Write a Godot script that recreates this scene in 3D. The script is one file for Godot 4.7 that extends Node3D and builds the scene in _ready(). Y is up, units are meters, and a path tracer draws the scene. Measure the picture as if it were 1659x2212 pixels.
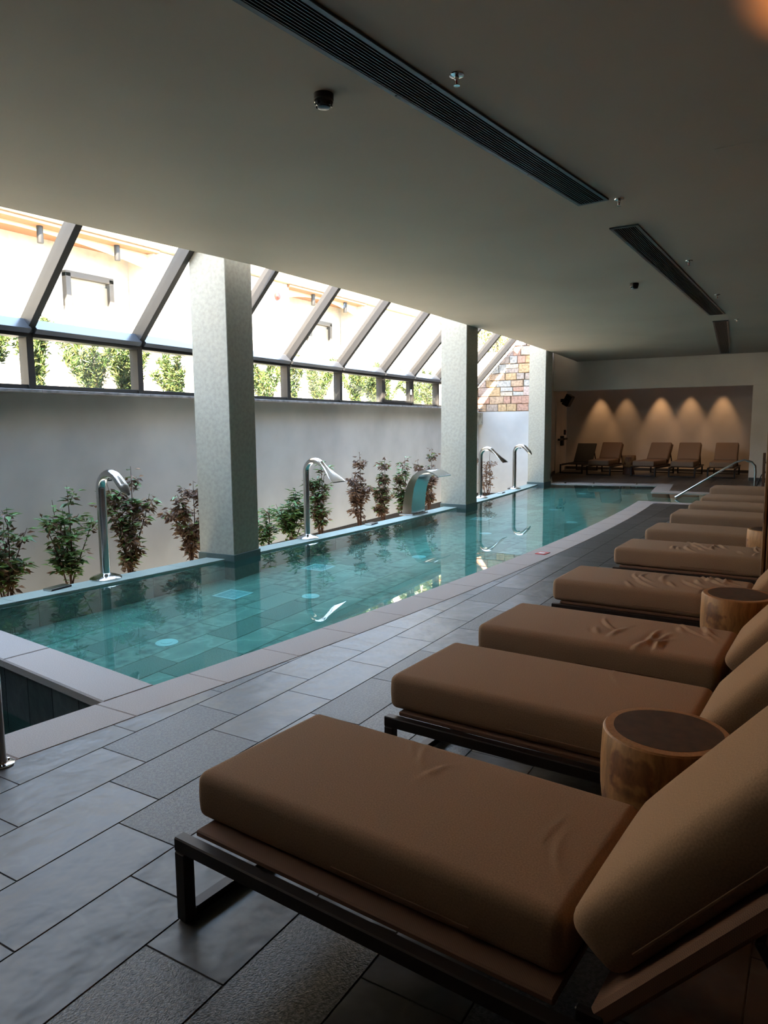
extends Node3D
# Indoor pool hall with a gently curved basin, a raking glazed roof edge and a row of loungers.
# Floor of the deck is y = 0, metres, the pool runs away from the camera along -z.

const H := 3.2          # ceiling
const WATER := -0.02    # water level
const BED := -0.95      # pool floor
var M := {}             # materials
var rng := RandomNumberGenerator.new()
var used := {}

# ------------------------------------------------------------------ naming
func numbered(n: String) -> String:
	if not used.has(n):
		used[n] = 0
		return n
	used[n] += 1
	return "%s_%03d" % [n, used[n]]

func tag(o, label := "", category := "", group := "", kind := ""):
	if label: o.set_meta("label", label)
	if category: o.set_meta("category", category)
	if group: o.set_meta("group", group)
	if kind: o.set_meta("kind", kind)
	return o

func thing(called: String, label: String, category: String, at := Vector3.ZERO, turn := 0.0, group := "", kind := "") -> Node3D:
	var o := Node3D.new()
	o.name = numbered(called)
	add_child(o)
	o.position = at
	o.rotation.y = turn
	tag(o, label, category, group, kind)
	return o

func part(called: String, s, m, parent, at := Vector3.ZERO) -> MeshInstance3D:
	var o := MeshInstance3D.new()
	o.name = called
	o.mesh = s.commit() if s is SurfaceTool else s
	o.material_override = m
	o.position = at
	parent.add_child(o, true)
	return o

func solo(called: String, s, m, label: String, category: String, at := Vector3.ZERO, group := "", kind := "") -> MeshInstance3D:
	var o := part(numbered(called), s, m, self, at)
	tag(o, label, category, group, kind)
	return o

# ------------------------------------------------------------------ mesh helpers
func begin(smooth := false) -> SurfaceTool:
	var s := SurfaceTool.new()
	s.begin(Mesh.PRIMITIVE_TRIANGLES)
	s.set_smooth_group(0 if smooth else -1)
	return s

func done(s: SurfaceTool) -> ArrayMesh:
	s.generate_normals()
	return s.commit()

func tri(s, a, b, c):   # counter-clockwise seen from outside
	s.add_vertex(a); s.add_vertex(c); s.add_vertex(b)

func quad(s, a, b, c, d):
	tri(s, a, b, c); tri(s, a, c, d)

func cbox(s, c: Vector3, size: Vector3, bev := 0.004, B := Basis()):
	var h := size * 0.5
	var e: float = min(bev, min(h.x, min(h.y, h.z)) * 0.45)
	var P := func(x, y, z): return c + B * Vector3(x, y, z)
	# faces
	for ax in 3:
		for sg in [-1.0, 1.0]:
			var u := (ax + 1) % 3
			var v := (ax + 2) % 3
			var pts := []
			for k in [[-1, -1], [1, -1], [1, 1], [-1, 1]]:
				var p := Vector3.ZERO
				p[ax] = sg * h[ax]; p[u] = k[0] * (h[u] - e); p[v] = k[1] * (h[v] - e)
				pts.append(c + B * p)
			if sg > 0: quad(s, pts[0], pts[1], pts[2], pts[3])
			else: quad(s, pts[3], pts[2], pts[1], pts[0])
	# edges
	for ax in 3:
		var u := (ax + 1) % 3
		var v := (ax + 2) % 3
		for su in [-1.0, 1.0]:
			for sv in [-1.0, 1.0]:
				var a := Vector3.ZERO; var b := Vector3.ZERO
				a[u] = su * h[u]; a[v] = sv * (h[v] - e)
				b[u] = su * (h[u] - e); b[v] = sv * h[v]
				var a0 := a; var a1 := a; var b0 := b; var b1 := b
				a0[ax] = -(h[ax] - e); b0[ax] = a0[ax]; a1[ax] = h[ax] - e; b1[ax] = a1[ax]
				if su * sv > 0: quad(s, c + B * a0, c + B * b0, c + B * b1, c + B * a1)
				else: quad(s, c + B * a1, c + B * b1, c + B * b0, c + B * a0)
	for sx in [-1.0, 1.0]:
		for sy in [-1.0, 1.0]:
			for sz in [-1.0, 1.0]:
				var a = P.call(sx * h.x, sy * (h.y - e), sz * (h.z - e))
				var b = P.call(sx * (h.x - e), sy * h.y, sz * (h.z - e))
				var d = P.call(sx * (h.x - e), sy * (h.y - e), sz * h.z)
				if sx * sy * sz > 0: tri(s, a, b, d)
				else: tri(s, a, d, b)

func boxmesh(size: Vector3, bev := 0.004, c := Vector3.ZERO, B := Basis()) -> ArrayMesh:
	var s := begin()
	cbox(s, c, size, bev, B)
	return done(s)

func bar(s, a: Vector3, b: Vector3, w: float, t: float, up := Vector3.UP, bev := 0.003):
	# a straight bar of section w (sideways) x t (along up) from a to b
	var z := (b - a).normalized()
	var x := up.cross(z).normalized()
	var y := z.cross(x)
	cbox(s, (a + b) * 0.5, Vector3(w, t, a.distance_to(b)), bev, Basis(x, y, z))

func ccw(poly: PackedVector2Array) -> PackedVector2Array:
	if Geometry2D.is_polygon_clockwise(poly):
		var r := poly.duplicate(); r.reverse(); return r
	return poly

func area2(poly) -> float:
	var a := 0.0
	for i in poly.size():
		var p = poly[i]; var q = poly[(i + 1) % poly.size()]
		a += p.x * q.y - p.y * q.x
	return a * 0.5

func inset(poly: PackedVector2Array, d: float) -> PackedVector2Array:
	var out := PackedVector2Array()
	var n := poly.size()
	for i in n:
		var a := poly[(i + n - 1) % n]; var b := poly[i]; var c := poly[(i + 1) % n]
		var e1 := (b - a).normalized(); var e2 := (c - b).normalized()
		var n1 := Vector2(-e1.y, e1.x); var n2 := Vector2(-e2.y, e2.x)
		var m := n1 + n2
		if m.length() < 0.2: out.append(b + n1 * d)
		else:
			m = m.normalized()
			out.append(b + m * d / max(0.35, m.dot(n1)))
	return out

# polygon extruded: axis 0 -> polygon is (x, z), raised along y; axis 1 -> (x, y), along z; axis 2 -> (z, y), along x
func prism(s, poly: PackedVector2Array, w0: float, w1: float, bev := 0.0, axis := 0, bottom := false):
	poly = clean(ccw(poly))
	if poly.size() < 3: return
	var flip := axis != 1
	var P := func(p: Vector2, w: float):
		if axis == 0: return Vector3(p.x, w, p.y)
		if axis == 1: return Vector3(p.x, p.y, w)
		return Vector3(w, p.y, p.x)
	var T := func(a, b, c):
		if flip: tri(s, a, c, b)
		else: tri(s, a, b, c)
	var top := inset(poly, bev) if bev > 0 else poly
	var idx := Geometry2D.triangulate_polygon(top)
	if idx.is_empty():
		top = poly; idx = Geometry2D.triangulate_polygon(poly)
	for k in range(0, idx.size(), 3):
		var a := top[idx[k]]; var b := top[idx[k + 1]]; var c := top[idx[k + 2]]
		if (b - a).cross(c - a) < 0:
			var t := b; b = c; c = t
		T.call(P.call(a, w1), P.call(b, w1), P.call(c, w1))
		if bottom: T.call(P.call(a, w0), P.call(c, w0), P.call(b, w0))
	var n := poly.size()
	for i in n:
		var j := (i + 1) % n
		var a = P.call(poly[i], w0); var b = P.call(poly[j], w0)
		var c = P.call(poly[j], w1 - bev); var d = P.call(poly[i], w1 - bev)
		T.call(a, b, c); T.call(a, c, d)
		if bev > 0:
			var e = P.call(top[j], w1); var f = P.call(top[i], w1)
			T.call(d, c, e); T.call(d, e, f)

func clean(poly: PackedVector2Array) -> PackedVector2Array:
	var out := PackedVector2Array()
	for i in poly.size():
		if poly[i].distance_to(poly[(i + 1) % poly.size()]) > 0.0015: out.append(poly[i])
	return out

func prismmesh(poly, w0, w1, bev := 0.0, axis := 0, bottom := false) -> ArrayMesh:
	var s := begin()
	prism(s, poly, w0, w1, bev, axis, bottom)
	return done(s)

func rect(x0, z0, x1, z1) -> PackedVector2Array:
	return PackedVector2Array([Vector2(x0, z0), Vector2(x1, z0), Vector2(x1, z1), Vector2(x0, z1)])

func lathe(s, prof: Array, segs := 32, at := Vector3.ZERO, wob := 0.0):
	var g := 1
	for i in prof.size() - 1:
		if i > 0:
			var d1 = (prof[i] - prof[i - 1]).normalized(); var d2 = (prof[i + 1] - prof[i]).normalized()
			if d1.dot(d2) < 0.8: g += 1
		s.set_smooth_group(g)
		for k in segs:
			var a0 := TAU * k / segs; var a1 := TAU * (k + 1) / segs
			var f0 := 1.0 + wob * (sin(a0 * 2 + 1.0) + 0.6 * sin(a0 * 3 + 2.0) + 0.4 * sin(a0 * 5))
			var f1 := 1.0 + wob * (sin(a1 * 2 + 1.0) + 0.6 * sin(a1 * 3 + 2.0) + 0.4 * sin(a1 * 5))
			var p0 = prof[i]; var p1 = prof[i + 1]
			var A := at + Vector3(cos(a0) * p0.x * f0, p0.y, sin(a0) * p0.x * f0)
			var B := at + Vector3(cos(a1) * p0.x * f1, p0.y, sin(a1) * p0.x * f1)
			var C := at + Vector3(cos(a1) * p1.x * f1, p1.y, sin(a1) * p1.x * f1)
			var D := at + Vector3(cos(a0) * p1.x * f0, p1.y, sin(a0) * p1.x * f0)
			if p0.x > 1e-5: tri(s, A, C, B)
			if p1.x > 1e-5: tri(s, A, D, C)
	s.set_smooth_group(0)

func lathemesh(prof, segs := 32, at := Vector3.ZERO, wob := 0.0) -> ArrayMesh:
	var s := begin(true)
	lathe(s, prof, segs, at, wob)
	return done(s)

# sections: array of [centre, half-width, half-height] swept with ellipse sections; side = direction of the half-width
func sweep(s, secs: Array, segs := 14, side := Vector3.ZERO, caps := true):
	var rings := []
	var n := secs.size()
	var x := side
	for i in n:
		var t: Vector3
		if i == 0: t = secs[1][0] - secs[0][0]
		elif i == n - 1: t = secs[i][0] - secs[i - 1][0]
		else: t = (secs[i + 1][0] - secs[i - 1][0])
		t = t.normalized()
		if i == 0 and x == Vector3.ZERO:
			x = t.cross(Vector3.UP if absf(t.y) < 0.9 else Vector3.RIGHT).normalized()
		x = (x - t * x.dot(t)).normalized()
		var y := t.cross(x)
		var ring := []
		for k in segs:
			var a := TAU * k / segs
			ring.append(secs[i][0] + x * cos(a) * secs[i][1] + y * sin(a) * secs[i][2])
		rings.append(ring)
	s.set_smooth_group(0)
	for i in n - 1:
		for k in segs:
			var j := (k + 1) % segs
			quad(s, rings[i][k], rings[i][j], rings[i + 1][j], rings[i + 1][k])
	if caps:
		s.set_smooth_group(-1)
		for k in range(1, segs - 1):
			tri(s, rings[0][0], rings[0][k + 1], rings[0][k])
			tri(s, rings[n - 1][0], rings[n - 1][k], rings[n - 1][k + 1])
		s.set_smooth_group(0)

func tube(s, pts: Array, r, segs := 10, caps := true):
	var secs := []
	for i in pts.size():
		var rr: float = r[i] if r is Array else r
		secs.append([pts[i], rr, rr])
	sweep(s, secs, segs, Vector3.ZERO, caps)

func tubemesh(pts, r, segs := 10) -> ArrayMesh:
	var s := begin(true)
	tube(s, pts, r, segs)
	return done(s)

# ------------------------------------------------------------------ materials
func noise(sd: int, freq: float, oct := 4, ramp = null, normal := false, bump := 4.0, size := 512, kind := FastNoiseLite.TYPE_SIMPLEX_SMOOTH) -> NoiseTexture2D:
	var f := FastNoiseLite.new()
	f.seed = sd
	f.noise_type = kind
	f.frequency = freq
	f.fractal_octaves = oct
	var t := NoiseTexture2D.new()
	t.width = size; t.height = size
	t.seamless = true
	t.noise = f
	t.as_normal_map = normal
	t.bump_strength = bump
	if ramp:
		var g := Gradient.new()
		g.offsets = PackedFloat32Array(ramp[0]); g.colors = PackedColorArray(ramp[1])
		t.color_ramp = g
	return t

func grey(v: float) -> Color: return Color(v, v, v)

func mat(c: Color, rough := 0.8, metal := 0.0, spec := 0.5) -> StandardMaterial3D:
	var m := StandardMaterial3D.new()
	m.albedo_color = c
	m.roughness = rough
	m.metallic = metal
	m.metallic_specular = spec
	return m

func tex(m: StandardMaterial3D, albedo, scale := 1.0, world := true, norm = null, nscale := 0.5, off := Vector3.ZERO) -> StandardMaterial3D:
	m.uv1_triplanar = true
	m.uv1_world_triplanar = world
	m.uv1_triplanar_sharpness = 4.0
	m.uv1_scale = Vector3.ONE * scale
	m.uv1_offset = off
	if albedo: m.albedo_texture = albedo
	if norm:
		m.normal_enabled = true
		m.normal_texture = norm
		m.normal_scale = nscale
	return m

func image_tex(w: int, h: int, f: Callable) -> ImageTexture:
	var im := Image.create(w, h, false, Image.FORMAT_RGB8)
	for y in h:
		for x in w:
			im.set_pixel(x, y, f.call(x, y))
	return ImageTexture.create_from_image(im)

func materials():
	var cloud := noise(3, 0.011, 7, [[0.0, 0.35, 0.65, 1.0], [grey(0.6), grey(0.8), grey(0.92), grey(1.0)]], false, 1.0, 1024)
	var speck := noise(5, 0.035, 4, [[0.0, 0.38, 0.62, 1.0], [grey(0.35), grey(0.66), grey(0.9), grey(1.0)]])
	var speckle := noise(6, 0.05, 3, [[0.0, 0.5, 1.0], [grey(0.74), grey(0.88), grey(1.0)]])
	var vein := noise(8, 0.004, 6, [[0.0, 0.42, 0.5, 0.58, 1.0], [grey(0.76), grey(0.86), grey(0.96), grey(0.87), grey(0.78)]])
	var grain := noise(12, 0.09, 3, [[0.0, 0.5, 1.0], [grey(0.7), grey(0.86), grey(1.0)]])
	var nfine := noise(21, 0.08, 4, null, true, 3.0)
	var nrough := noise(22, 0.03, 5, null, true, 5.0)
	var nsoft := noise(23, 0.008, 4, null, true, 6.0)
	# deck tiles: two finishes of the same stoneware, several tones
	M.tiles = []
	var tone := [[0.33, 0], [0.37, 1], [0.30, 2], [0.35, 0], [0.32, 1], [0.38, 2], [0.29, 1], [0.34, 2]]
	for i in tone.size():
		var v: float = tone[i][0]
		var m := mat(Color(v * 0.925, v * 0.905, v * 0.87), 0.4, 0.0, 0.5)
		tex(m, [cloud, speck, vein][tone[i][1]], [0.8, 3.2, 0.9][tone[i][1]], true, [nsoft, nfine, nsoft][tone[i][1]], [0.3, 0.55, 0.35][tone[i][1]], Vector3(i * 0.37, i * 0.19, i * 0.53))
		M.tiles.append(m)
	M.grout = tex(mat(Color(0.36, 0.36, 0.35), 0.9), grain, 1.0)
	M.bed_tiles = []
	for i in 6:
		var v: float = [0.73, 0.70, 0.77, 0.63, 0.71, 0.75][i]
		var m := mat(Color(v * 0.94, v * 1.0, v * 0.97), 0.6)
		tex(m, [speckle, cloud, vein][i % 3], [3.0, 0.6, 0.7][i % 3], true, null, 0.0, Vector3(i * 0.31, 0, i * 0.47))
		M.bed_tiles.append(m)
	M.bed_grout = mat(Color(0.66, 0.68, 0.66), 0.9)
	M.coping = tex(mat(Color(0.72, 0.66, 0.62), 0.7), speckle, 6.0, true, nfine, 0.25)
	M.ledge = tex(mat(Color(0.68, 0.73, 0.69), 0.45), speckle, 4.0, true, nfine, 0.2)
	M.band = tex(mat(Color(0.36, 0.41, 0.39), 0.4), speckle, 4.0)
	M.plaster = tex(mat(Color(0.755, 0.745, 0.735), 0.85), noise(31, 0.005, 5, [[0.0, 0.5, 1.0], [grey(0.84), grey(0.93), grey(1.0)]]), 0.22, true, nsoft, 0.12)
	M.column = tex(mat(Color(0.68, 0.65, 0.585), 0.9), noise(33, 0.02, 5, [[0.0, 0.5, 1.0], [grey(0.88), grey(0.95), grey(1.0)]]), 1.6, true, nfine, 0.2)
	M.ceiling = tex(mat(Color(0.73, 0.69, 0.63), 0.8), noise(35, 0.004, 4, [[0.0, 0.5, 1.0], [grey(0.93), grey(0.97), grey(1.0)]]), 0.15)
	M.header = tex(mat(Color(0.86, 0.815, 0.76), 0.85), cloud, 0.3)
	M.header.albedo_texture = M.ceiling.albedo_texture
	M.warmwall = tex(mat(Color(0.8, 0.755, 0.71), 0.85), M.ceiling.albedo_texture, 0.3)
	M.panelling = tex(mat(Color(0.29, 0.225, 0.17), 0.7), M.ceiling.albedo_texture, 0.3)
	M.skirting = mat(Color(0.2, 0.19, 0.18), 0.5)
	M.lightline = mat(Color(0.7, 0.66, 0.6), 0.7)
	# upholstery
	var weave := image_tex(64, 64, func(x, y):
		var a := 0.5 + 0.5 * sin(TAU * x / 8.0); var b := 0.5 + 0.5 * sin(TAU * y / 8.0)
		var w: float = a if (int(x / 8) + int(y / 8)) % 2 == 0 else b
		return grey(0.78 + 0.22 * w))
	var felt := noise(41, 0.06, 4, [[0.0, 0.5, 1.0], [grey(0.8), grey(0.9), grey(1.0)]])
	M.fabric = tex(mat(Color(0.635, 0.525, 0.435), 0.95, 0.0, 0.3), felt, 5.0, false, nfine, 0.14)
	M.sling = tex(mat(Color(0.5, 0.37, 0.3), 0.8), weave, 34.0, false)
	M.frame = mat(Color(0.15, 0.12, 0.11), 0.45, 0.3)
	M.zip = mat(Color(0.5, 0.4, 0.33), 0.95, 0.0, 0.1)
	M.blackcloth = mat(Color(0.05, 0.05, 0.06), 0.9)
	# wood
	var wn := FastNoiseLite.new(); wn.seed = 17; wn.frequency = 0.02
	var woodside := image_tex(256, 512, func(x, y):
		var wx: float = x + 6.0 * wn.get_noise_2d(x * 0.4, y * 0.5)
		var v: float = 0.8 + 0.22 * wn.get_noise_2d(wx * 3.0, y * 0.22) + 0.12 * wn.get_noise_2d(wx * 11.0 + 500.0, y * 0.5)
		var k: float = clampf((wn.get_noise_2d(x * 0.9 + 90.0, y * 0.35 + 40.0) - 0.18) * 1.6, 0.0, 0.35)
		return Color(v - k * 0.8, (v - k) * 0.97, (v - k) * 0.93))
	M.wood = tex(mat(Color(0.74, 0.56, 0.37), 0.5), woodside, 1.4, false)
	M.heart = tex(mat(Color(0.33, 0.225, 0.17), 0.42), noise(51, 0.02, 5, [[0.0, 0.5, 1.0], [grey(0.65), grey(0.85), grey(1.0)]]), 1.5, false)
	M.rim_wood = tex(mat(Color(0.68, 0.5, 0.34), 0.45), felt, 2.0, false)
	M.darkwood = tex(mat(Color(0.36, 0.24, 0.16), 0.6), woodside, 2.0, false)
	M.slat = tex(mat(Color(0.56, 0.44, 0.31), 0.65), woodside, 1.0, false)
	# metals and glass
	M.steel = mat(Color(0.8, 0.8, 0.8), 0.16, 1.0)
	M.brushed = mat(Color(0.7, 0.69, 0.67), 0.28, 1.0)
	M.alu = mat(Color(0.16, 0.15, 0.145), 0.5, 0.15)
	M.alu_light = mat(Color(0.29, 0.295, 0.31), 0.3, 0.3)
	M.alu_dark = mat(Color(0.2, 0.195, 0.19), 0.45, 0.4)
	M.vent = mat(Color(0.27, 0.31, 0.34), 0.35, 0.6)
	M.black = mat(Color(0.03, 0.03, 0.032), 0.6)
	M.blackgloss = mat(Color(0.04, 0.04, 0.045), 0.25)
	M.redglass = mat(Color(0.6, 0.08, 0.06), 0.2)
	M.red = mat(Color(0.75, 0.1, 0.08), 0.4)
	M.white = mat(Color(0.85, 0.85, 0.85), 0.6)
	M.sill = tex(mat(Color(0.62, 0.6, 0.6), 0.5), cloud, 0.5)
	M.grate = mat(Color(0.66, 0.76, 0.8), 0.5)
	M.inlet = mat(Color(0.86, 0.92, 0.95), 0.4)
	var g := mat(Color(0.9, 0.95, 0.93, 0.04), 0.0)
	g.transparency = BaseMaterial3D.TRANSPARENCY_ALPHA
	M.glass = g
	var w := mat(Color(0.62, 0.97, 0.9, 0.0), 0.0)
	w.refraction_enabled = true
	w.refraction_scale = 0.033
	M.water = w
	# plants, soil, outside
	M.leaf = mat(Color(1, 1, 1), 0.45)
	M.leaf.vertex_color_use_as_albedo = true
	M.leaf.backlight_enabled = true; M.leaf.backlight = Color(0.45, 0.5, 0.3)
	M.stem = mat(Color(0.3, 0.2, 0.15), 0.9)
	M.soil = tex(mat(Color(0.2, 0.16, 0.13), 1.0), speck, 2.0, true, nrough, 1.0)
	M.render_white = tex(mat(Color(0.8, 0.77, 0.71), 0.9), M.column.albedo_texture, 0.4)
	M.render_cream = tex(mat(Color(0.93, 0.86, 0.72), 0.9), M.column.albedo_texture, 0.4)
	M.soffit = mat(Color(0.5, 0.35, 0.23), 0.8)
	M.fascia = tex(mat(Color(0.6, 0.53, 0.42), 0.9), M.column.albedo_texture, 0.4)
	M.door = mat(Color(0.55, 0.5, 0.41), 0.6)
	M.doorframe = mat(Color(0.27, 0.25, 0.23), 0.6)
	M.paving = tex(mat(Color(0.66, 0.63, 0.57), 0.9), cloud, 0.5)
	M.hill = tex(mat(Color(0.3, 0.34, 0.17), 1.0), noise(61, 0.02, 5, [[0.0, 0.4, 0.6, 1.0], [Color(0.5, 0.55, 0.4), Color(0.8, 0.85, 0.6), Color(1, 0.95, 0.75), Color(1, 0.9, 0.7)]]), 0.08)
	M.rooftile = mat(Color(0.7, 0.36, 0.22), 0.8)
	M.stones = []
	for c in [Color(0.76, 0.64, 0.53), Color(0.8, 0.73, 0.65), Color(0.74, 0.58, 0.5), Color(0.74, 0.72, 0.69), Color(0.78, 0.65, 0.49), Color(0.7, 0.63, 0.58), Color(0.78, 0.69, 0.65)]:
		M.stones.append(tex(mat(c, 0.9), noise(70 + M.stones.size(), 0.03, 5, [[0.0, 0.5, 1.0], [grey(0.72), grey(0.9), grey(1.0)]], false, 1.0, 256), 1.5, true, nrough, 0.9))
	M.mortar = mat(Color(0.45, 0.38, 0.31), 1.0)

# ------------------------------------------------------------------ plan curves
func arc(xv: float, z: float) -> float: return xv - 0.0077 * (z + 10.5) * (z + 10.5)
func cop_in(z): return arc(-2.77, z)
func cop_out(z): return arc(-2.46, z)
func led_in(z): return arc(-5.53, z)
func led_out(z): return arc(-5.78, z)
func wall_x(z): return min(-6.72 + (z + 3.5) * 0.0561, led_out(z) - 0.45)
const EDGE := [[3.0, -6.2], [-3.5, -5.55], [-4.03, -5.5], [-5.3, -5.37], [-6.18, -5.28], [-7.63, -5.265], [-8.94, -5.262], [-10.13, -5.285], [-12.15, -5.345], [-14.8, -5.47], [-17.1, -5.63], [-19.9, -5.86], [-20.5, -5.92]]
func edge_x(z: float) -> float:
	for i in EDGE.size() - 1:
		if z <= EDGE[i][0] and z >= EDGE[i + 1][0]:
			return lerpf(EDGE[i][1], EDGE[i + 1][1], (z - EDGE[i][0]) / (EDGE[i + 1][0] - EDGE[i][0]))
	return -5.9

# ------------------------------------------------------------------ main
func _ready():
	rng.seed = 7
	# --- camera
	var cam := Camera3D.new()
	cam.name = "camera"
	cam.fov = 70.694
	cam.keep_aspect = Camera3D.KEEP_HEIGHT
	cam.near = 0.02
	cam.far = 400.0
	cam.transform = Transform3D(Basis(Vector3.UP, 0.539907) * Basis(Vector3.RIGHT, -0.121076) * Basis(Vector3.BACK, -0.007818), Vector3(0, 1.5, 0))
	add_child(cam)
	cam.current = true
	# --- sky, sun, exposure
	var we := WorldEnvironment.new()
	we.name = "world_environment"
	var env := Environment.new()
	var sm := ProceduralSkyMaterial.new()
	sm.sky_top_color = Color(0.66, 0.77, 0.9)
	sm.sky_horizon_color = Color(0.93, 0.95, 0.96)
	sm.sky_curve = 0.12
	sm.ground_bottom_color = Color(0.55, 0.53, 0.48)
	sm.ground_horizon_color = Color(0.8, 0.8, 0.78)
	sm.sun_angle_max = 1.0
	sm.energy_multiplier = 1.0
	var sky := Sky.new()
	sky.sky_material = sm
	env.sky = sky
	env.background_mode = Environment.BG_SKY
	env.background_energy_multiplier = 13.0
	env.tonemap_mode = Environment.TONE_MAPPER_LINEAR
	env.tonemap_exposure = 1.42
	env.sdfgi_enabled = true
	env.ssao_enabled = true
	env.ssil_enabled = true
	we.environment = env
	add_child(we)
	var sun := DirectionalLight3D.new()
	sun.name = "sun"
	sun.light_color = Color(1.0, 0.95, 0.86)
	sun.light_energy = 26.0
	sun.light_angular_distance = 0.6
	sun.shadow_enabled = true
	sun.sky_mode = DirectionalLight3D.SKY_MODE_LIGHT_ONLY
	sun.basis = Basis.looking_at(Vector3(-0.5, -0.62, -0.6), Vector3.UP)
	add_child(sun)

	materials()
	shell()
	deck()
	pool()
	glazing()
	alcove()
	outside()
	ceiling_fittings()
	water_fittings()
	planting()
	furniture()
	small_things()

const COLUMNS := [[-5.552, -5.985, 0.08, 0.49, 0.47], [-5.36, -11.8, 0.0, 0.495, 0.49], [-5.7, -17.12, -0.05, 0.42, 0.44]]

# ------------------------------------------------------------------ room
func structure(called: String, s, m, parent = null) -> MeshInstance3D:
	var o := part(called, s, m, parent if parent else self)
	if parent == null: o.set_meta("kind", "structure")
	return o

func shell():
	# ceiling slab with its curved free edge towards the glass
	var poly := PackedVector2Array()
	for e in EDGE: poly.append(Vector2(e[1], e[0]))
	poly.append(Vector2(2.2, -20.5)); poly.append(Vector2(2.2, 3.0))
	structure("ceiling", prismmesh(poly, H, 4.15, 0.0, 0, true), M.ceiling)
	structure("wall_right", boxmesh(Vector3(0.2, 4.2, 24.0), 0.0, Vector3(2.1, 1.6, -9.0)), M.panelling)
	structure("wall_near", boxmesh(Vector3(10.4, 6.0, 0.2), 0.0, Vector3(-3.1, 1.6, 3.1)), M.panelling)
	# wall behind the planter, under the strip window
	var w := PackedVector2Array()
	var zs := []
	var z := 3.0
	while z > -17.2:
		zs.append(z); z -= 0.75
	zs.append(-17.25)
	for a in zs: w.append(Vector2(wall_x(a), a))
	zs.reverse()
	for a in zs: w.append(Vector2(wall_x(a) - 0.25, a))
	structure("wall_left", prismmesh(w, -1.2, 1.835, 0.0), M.plaster)
	var nw := PackedVector2Array([Vector2(wall_x(3.0), 3.0), Vector2(wall_x(1.2), 1.2), Vector2(wall_x(-0.31), -0.31), Vector2(wall_x(-0.31) - 0.25, -0.31), Vector2(wall_x(1.2) - 0.25, 1.2), Vector2(wall_x(3.0) - 0.25, 3.0)])
	structure("wall_blind", prismmesh(nw, 1.836, 4.4, 0.0), M.panelling)
	structure("ceiling_blind", prismmesh(PackedVector2Array([Vector2(wall_x(3.0), 3.0), Vector2(wall_x(-0.31), -0.31), Vector2(edge_x(-0.31) + 0.05, -0.31), Vector2(edge_x(3.0) + 0.05, 3.0)]), 3.25, 4.4, 0.0, 0, true), M.ceiling)
	# end wall: plaster below, masonry above
	structure("wall_far", prismmesh(PackedVector2Array([Vector2(-7.75, -1.2), Vector2(-5.98, -1.2), Vector2(-5.98, 1.79), Vector2(-7.75, 1.79)]), -17.6, -17.3, 0.004, 1), M.plaster)
	var st := Node3D.new(); st.name = "wall_stone"; add_child(st); tag(st, "", "", "", "structure")
	var region := PackedVector2Array([Vector2(-7.62, 1.79), Vector2(-5.72, 1.79), Vector2(-5.72, 4.05), Vector2(-5.95, 4.02), Vector2(-7.62, 2.33)])
	part("core", prismmesh(region, -17.6, -17.33, 0.0, 1), M.mortar, st)
	var y := 1.795
	var n := 0
	while y < 4.05:
		var rh := rng.randf_range(0.15, 0.235)
		var x := -7.7 - rng.randf() * 0.25
		while x < -5.7:
			var rw := rng.randf_range(0.17, 0.42)
			var cuts := [[y, rh]]
			if rh > 0.21 and rng.randf() < 0.25: cuts = [[y, rh * 0.5], [y + rh * 0.5, rh * 0.5]]
			for c in cuts:
				var j := 0.012
				var q := PackedVector2Array()
				for k in [[0, 0], [0.5, 0], [1, 0], [1, 1], [0.45, 1], [0, 1]]:
					q.append(Vector2(x + j * 0.5 + k[0] * (rw - j) + rng.randf_range(-0.008, 0.008), c[0] + j * 0.5 + k[1] * (c[1] - j) + rng.randf_range(-0.007, 0.007)))
				for piece in Geometry2D.intersect_polygons(q, region):
					if absf(area2(piece)) > 0.002:
						part("stone", prismmesh(piece, -17.36, -17.3 + rng.randf_range(-0.012, 0.016), 0.011, 1), M.stones[rng.randi() % M.stones.size()], st)
						n += 1
			x += rw
		y += rh
	# far side wall, running from the last column to the back of the lounge recess
	var lw := PackedVector2Array([Vector2(-5.75, -17.55), Vector2(-6.6, -20.5), Vector2(-7.1, -23.6), Vector2(-7.4, -23.6), Vector2(-6.9, -20.5), Vector2(-6.05, -17.5)])
	structure("wall_side", prismmesh(lw, -0.3, 3.9, 0.0), M.header)
	structure("ceiling_sun_block", prismmesh(PackedVector2Array([Vector2(-5.5, -17.7), Vector2(-5.75, -20.9), Vector2(-6.95, -20.9), Vector2(-6.2, -17.7)]), 3.9, 4.1, 0.0, 0, true), M.ceiling)  # unseen slab added over the open gap to keep sun off the header
	structure("wall_back", boxmesh(Vector3(9.6, 3.6, 0.2), 0.0, Vector3(-2.6, 1.5, -23.6)), M.warmwall)
	# header over the recess and the jamb beside it
	structure("wall_header", boxmesh(Vector3(8.85, 1.2, 0.25), 0.004, Vector3(-2.325, 3.0, -20.645)), M.header)
	structure("wall_jamb", boxmesh(Vector3(3.57, 2.6, 0.25), 0.004, Vector3(0.315, 1.101, -20.646)), M.header)
	structure("wall_recess", boxmesh(Vector3(0.2, 3.4, 3.0), 0.0, Vector3(-1.25, 1.5, -22.15)), M.warmwall)
	structure("ceiling_recess", boxmesh(Vector3(6.2, 0.15, 2.7), 0.0, Vector3(-4.3, 2.95, -22.12)), M.ceiling)
	# skirtings
	structure("baseboard_back", boxmesh(Vector3(5.9, 0.08, 0.02), 0.003, Vector3(-4.15, 0.04, -23.49)), M.skirting)
	structure("trim_1", boxmesh(Vector3(5.9, 0.018, 0.016), 0.002, Vector3(-4.15, 0.089, -23.492)), M.lightline)
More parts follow.
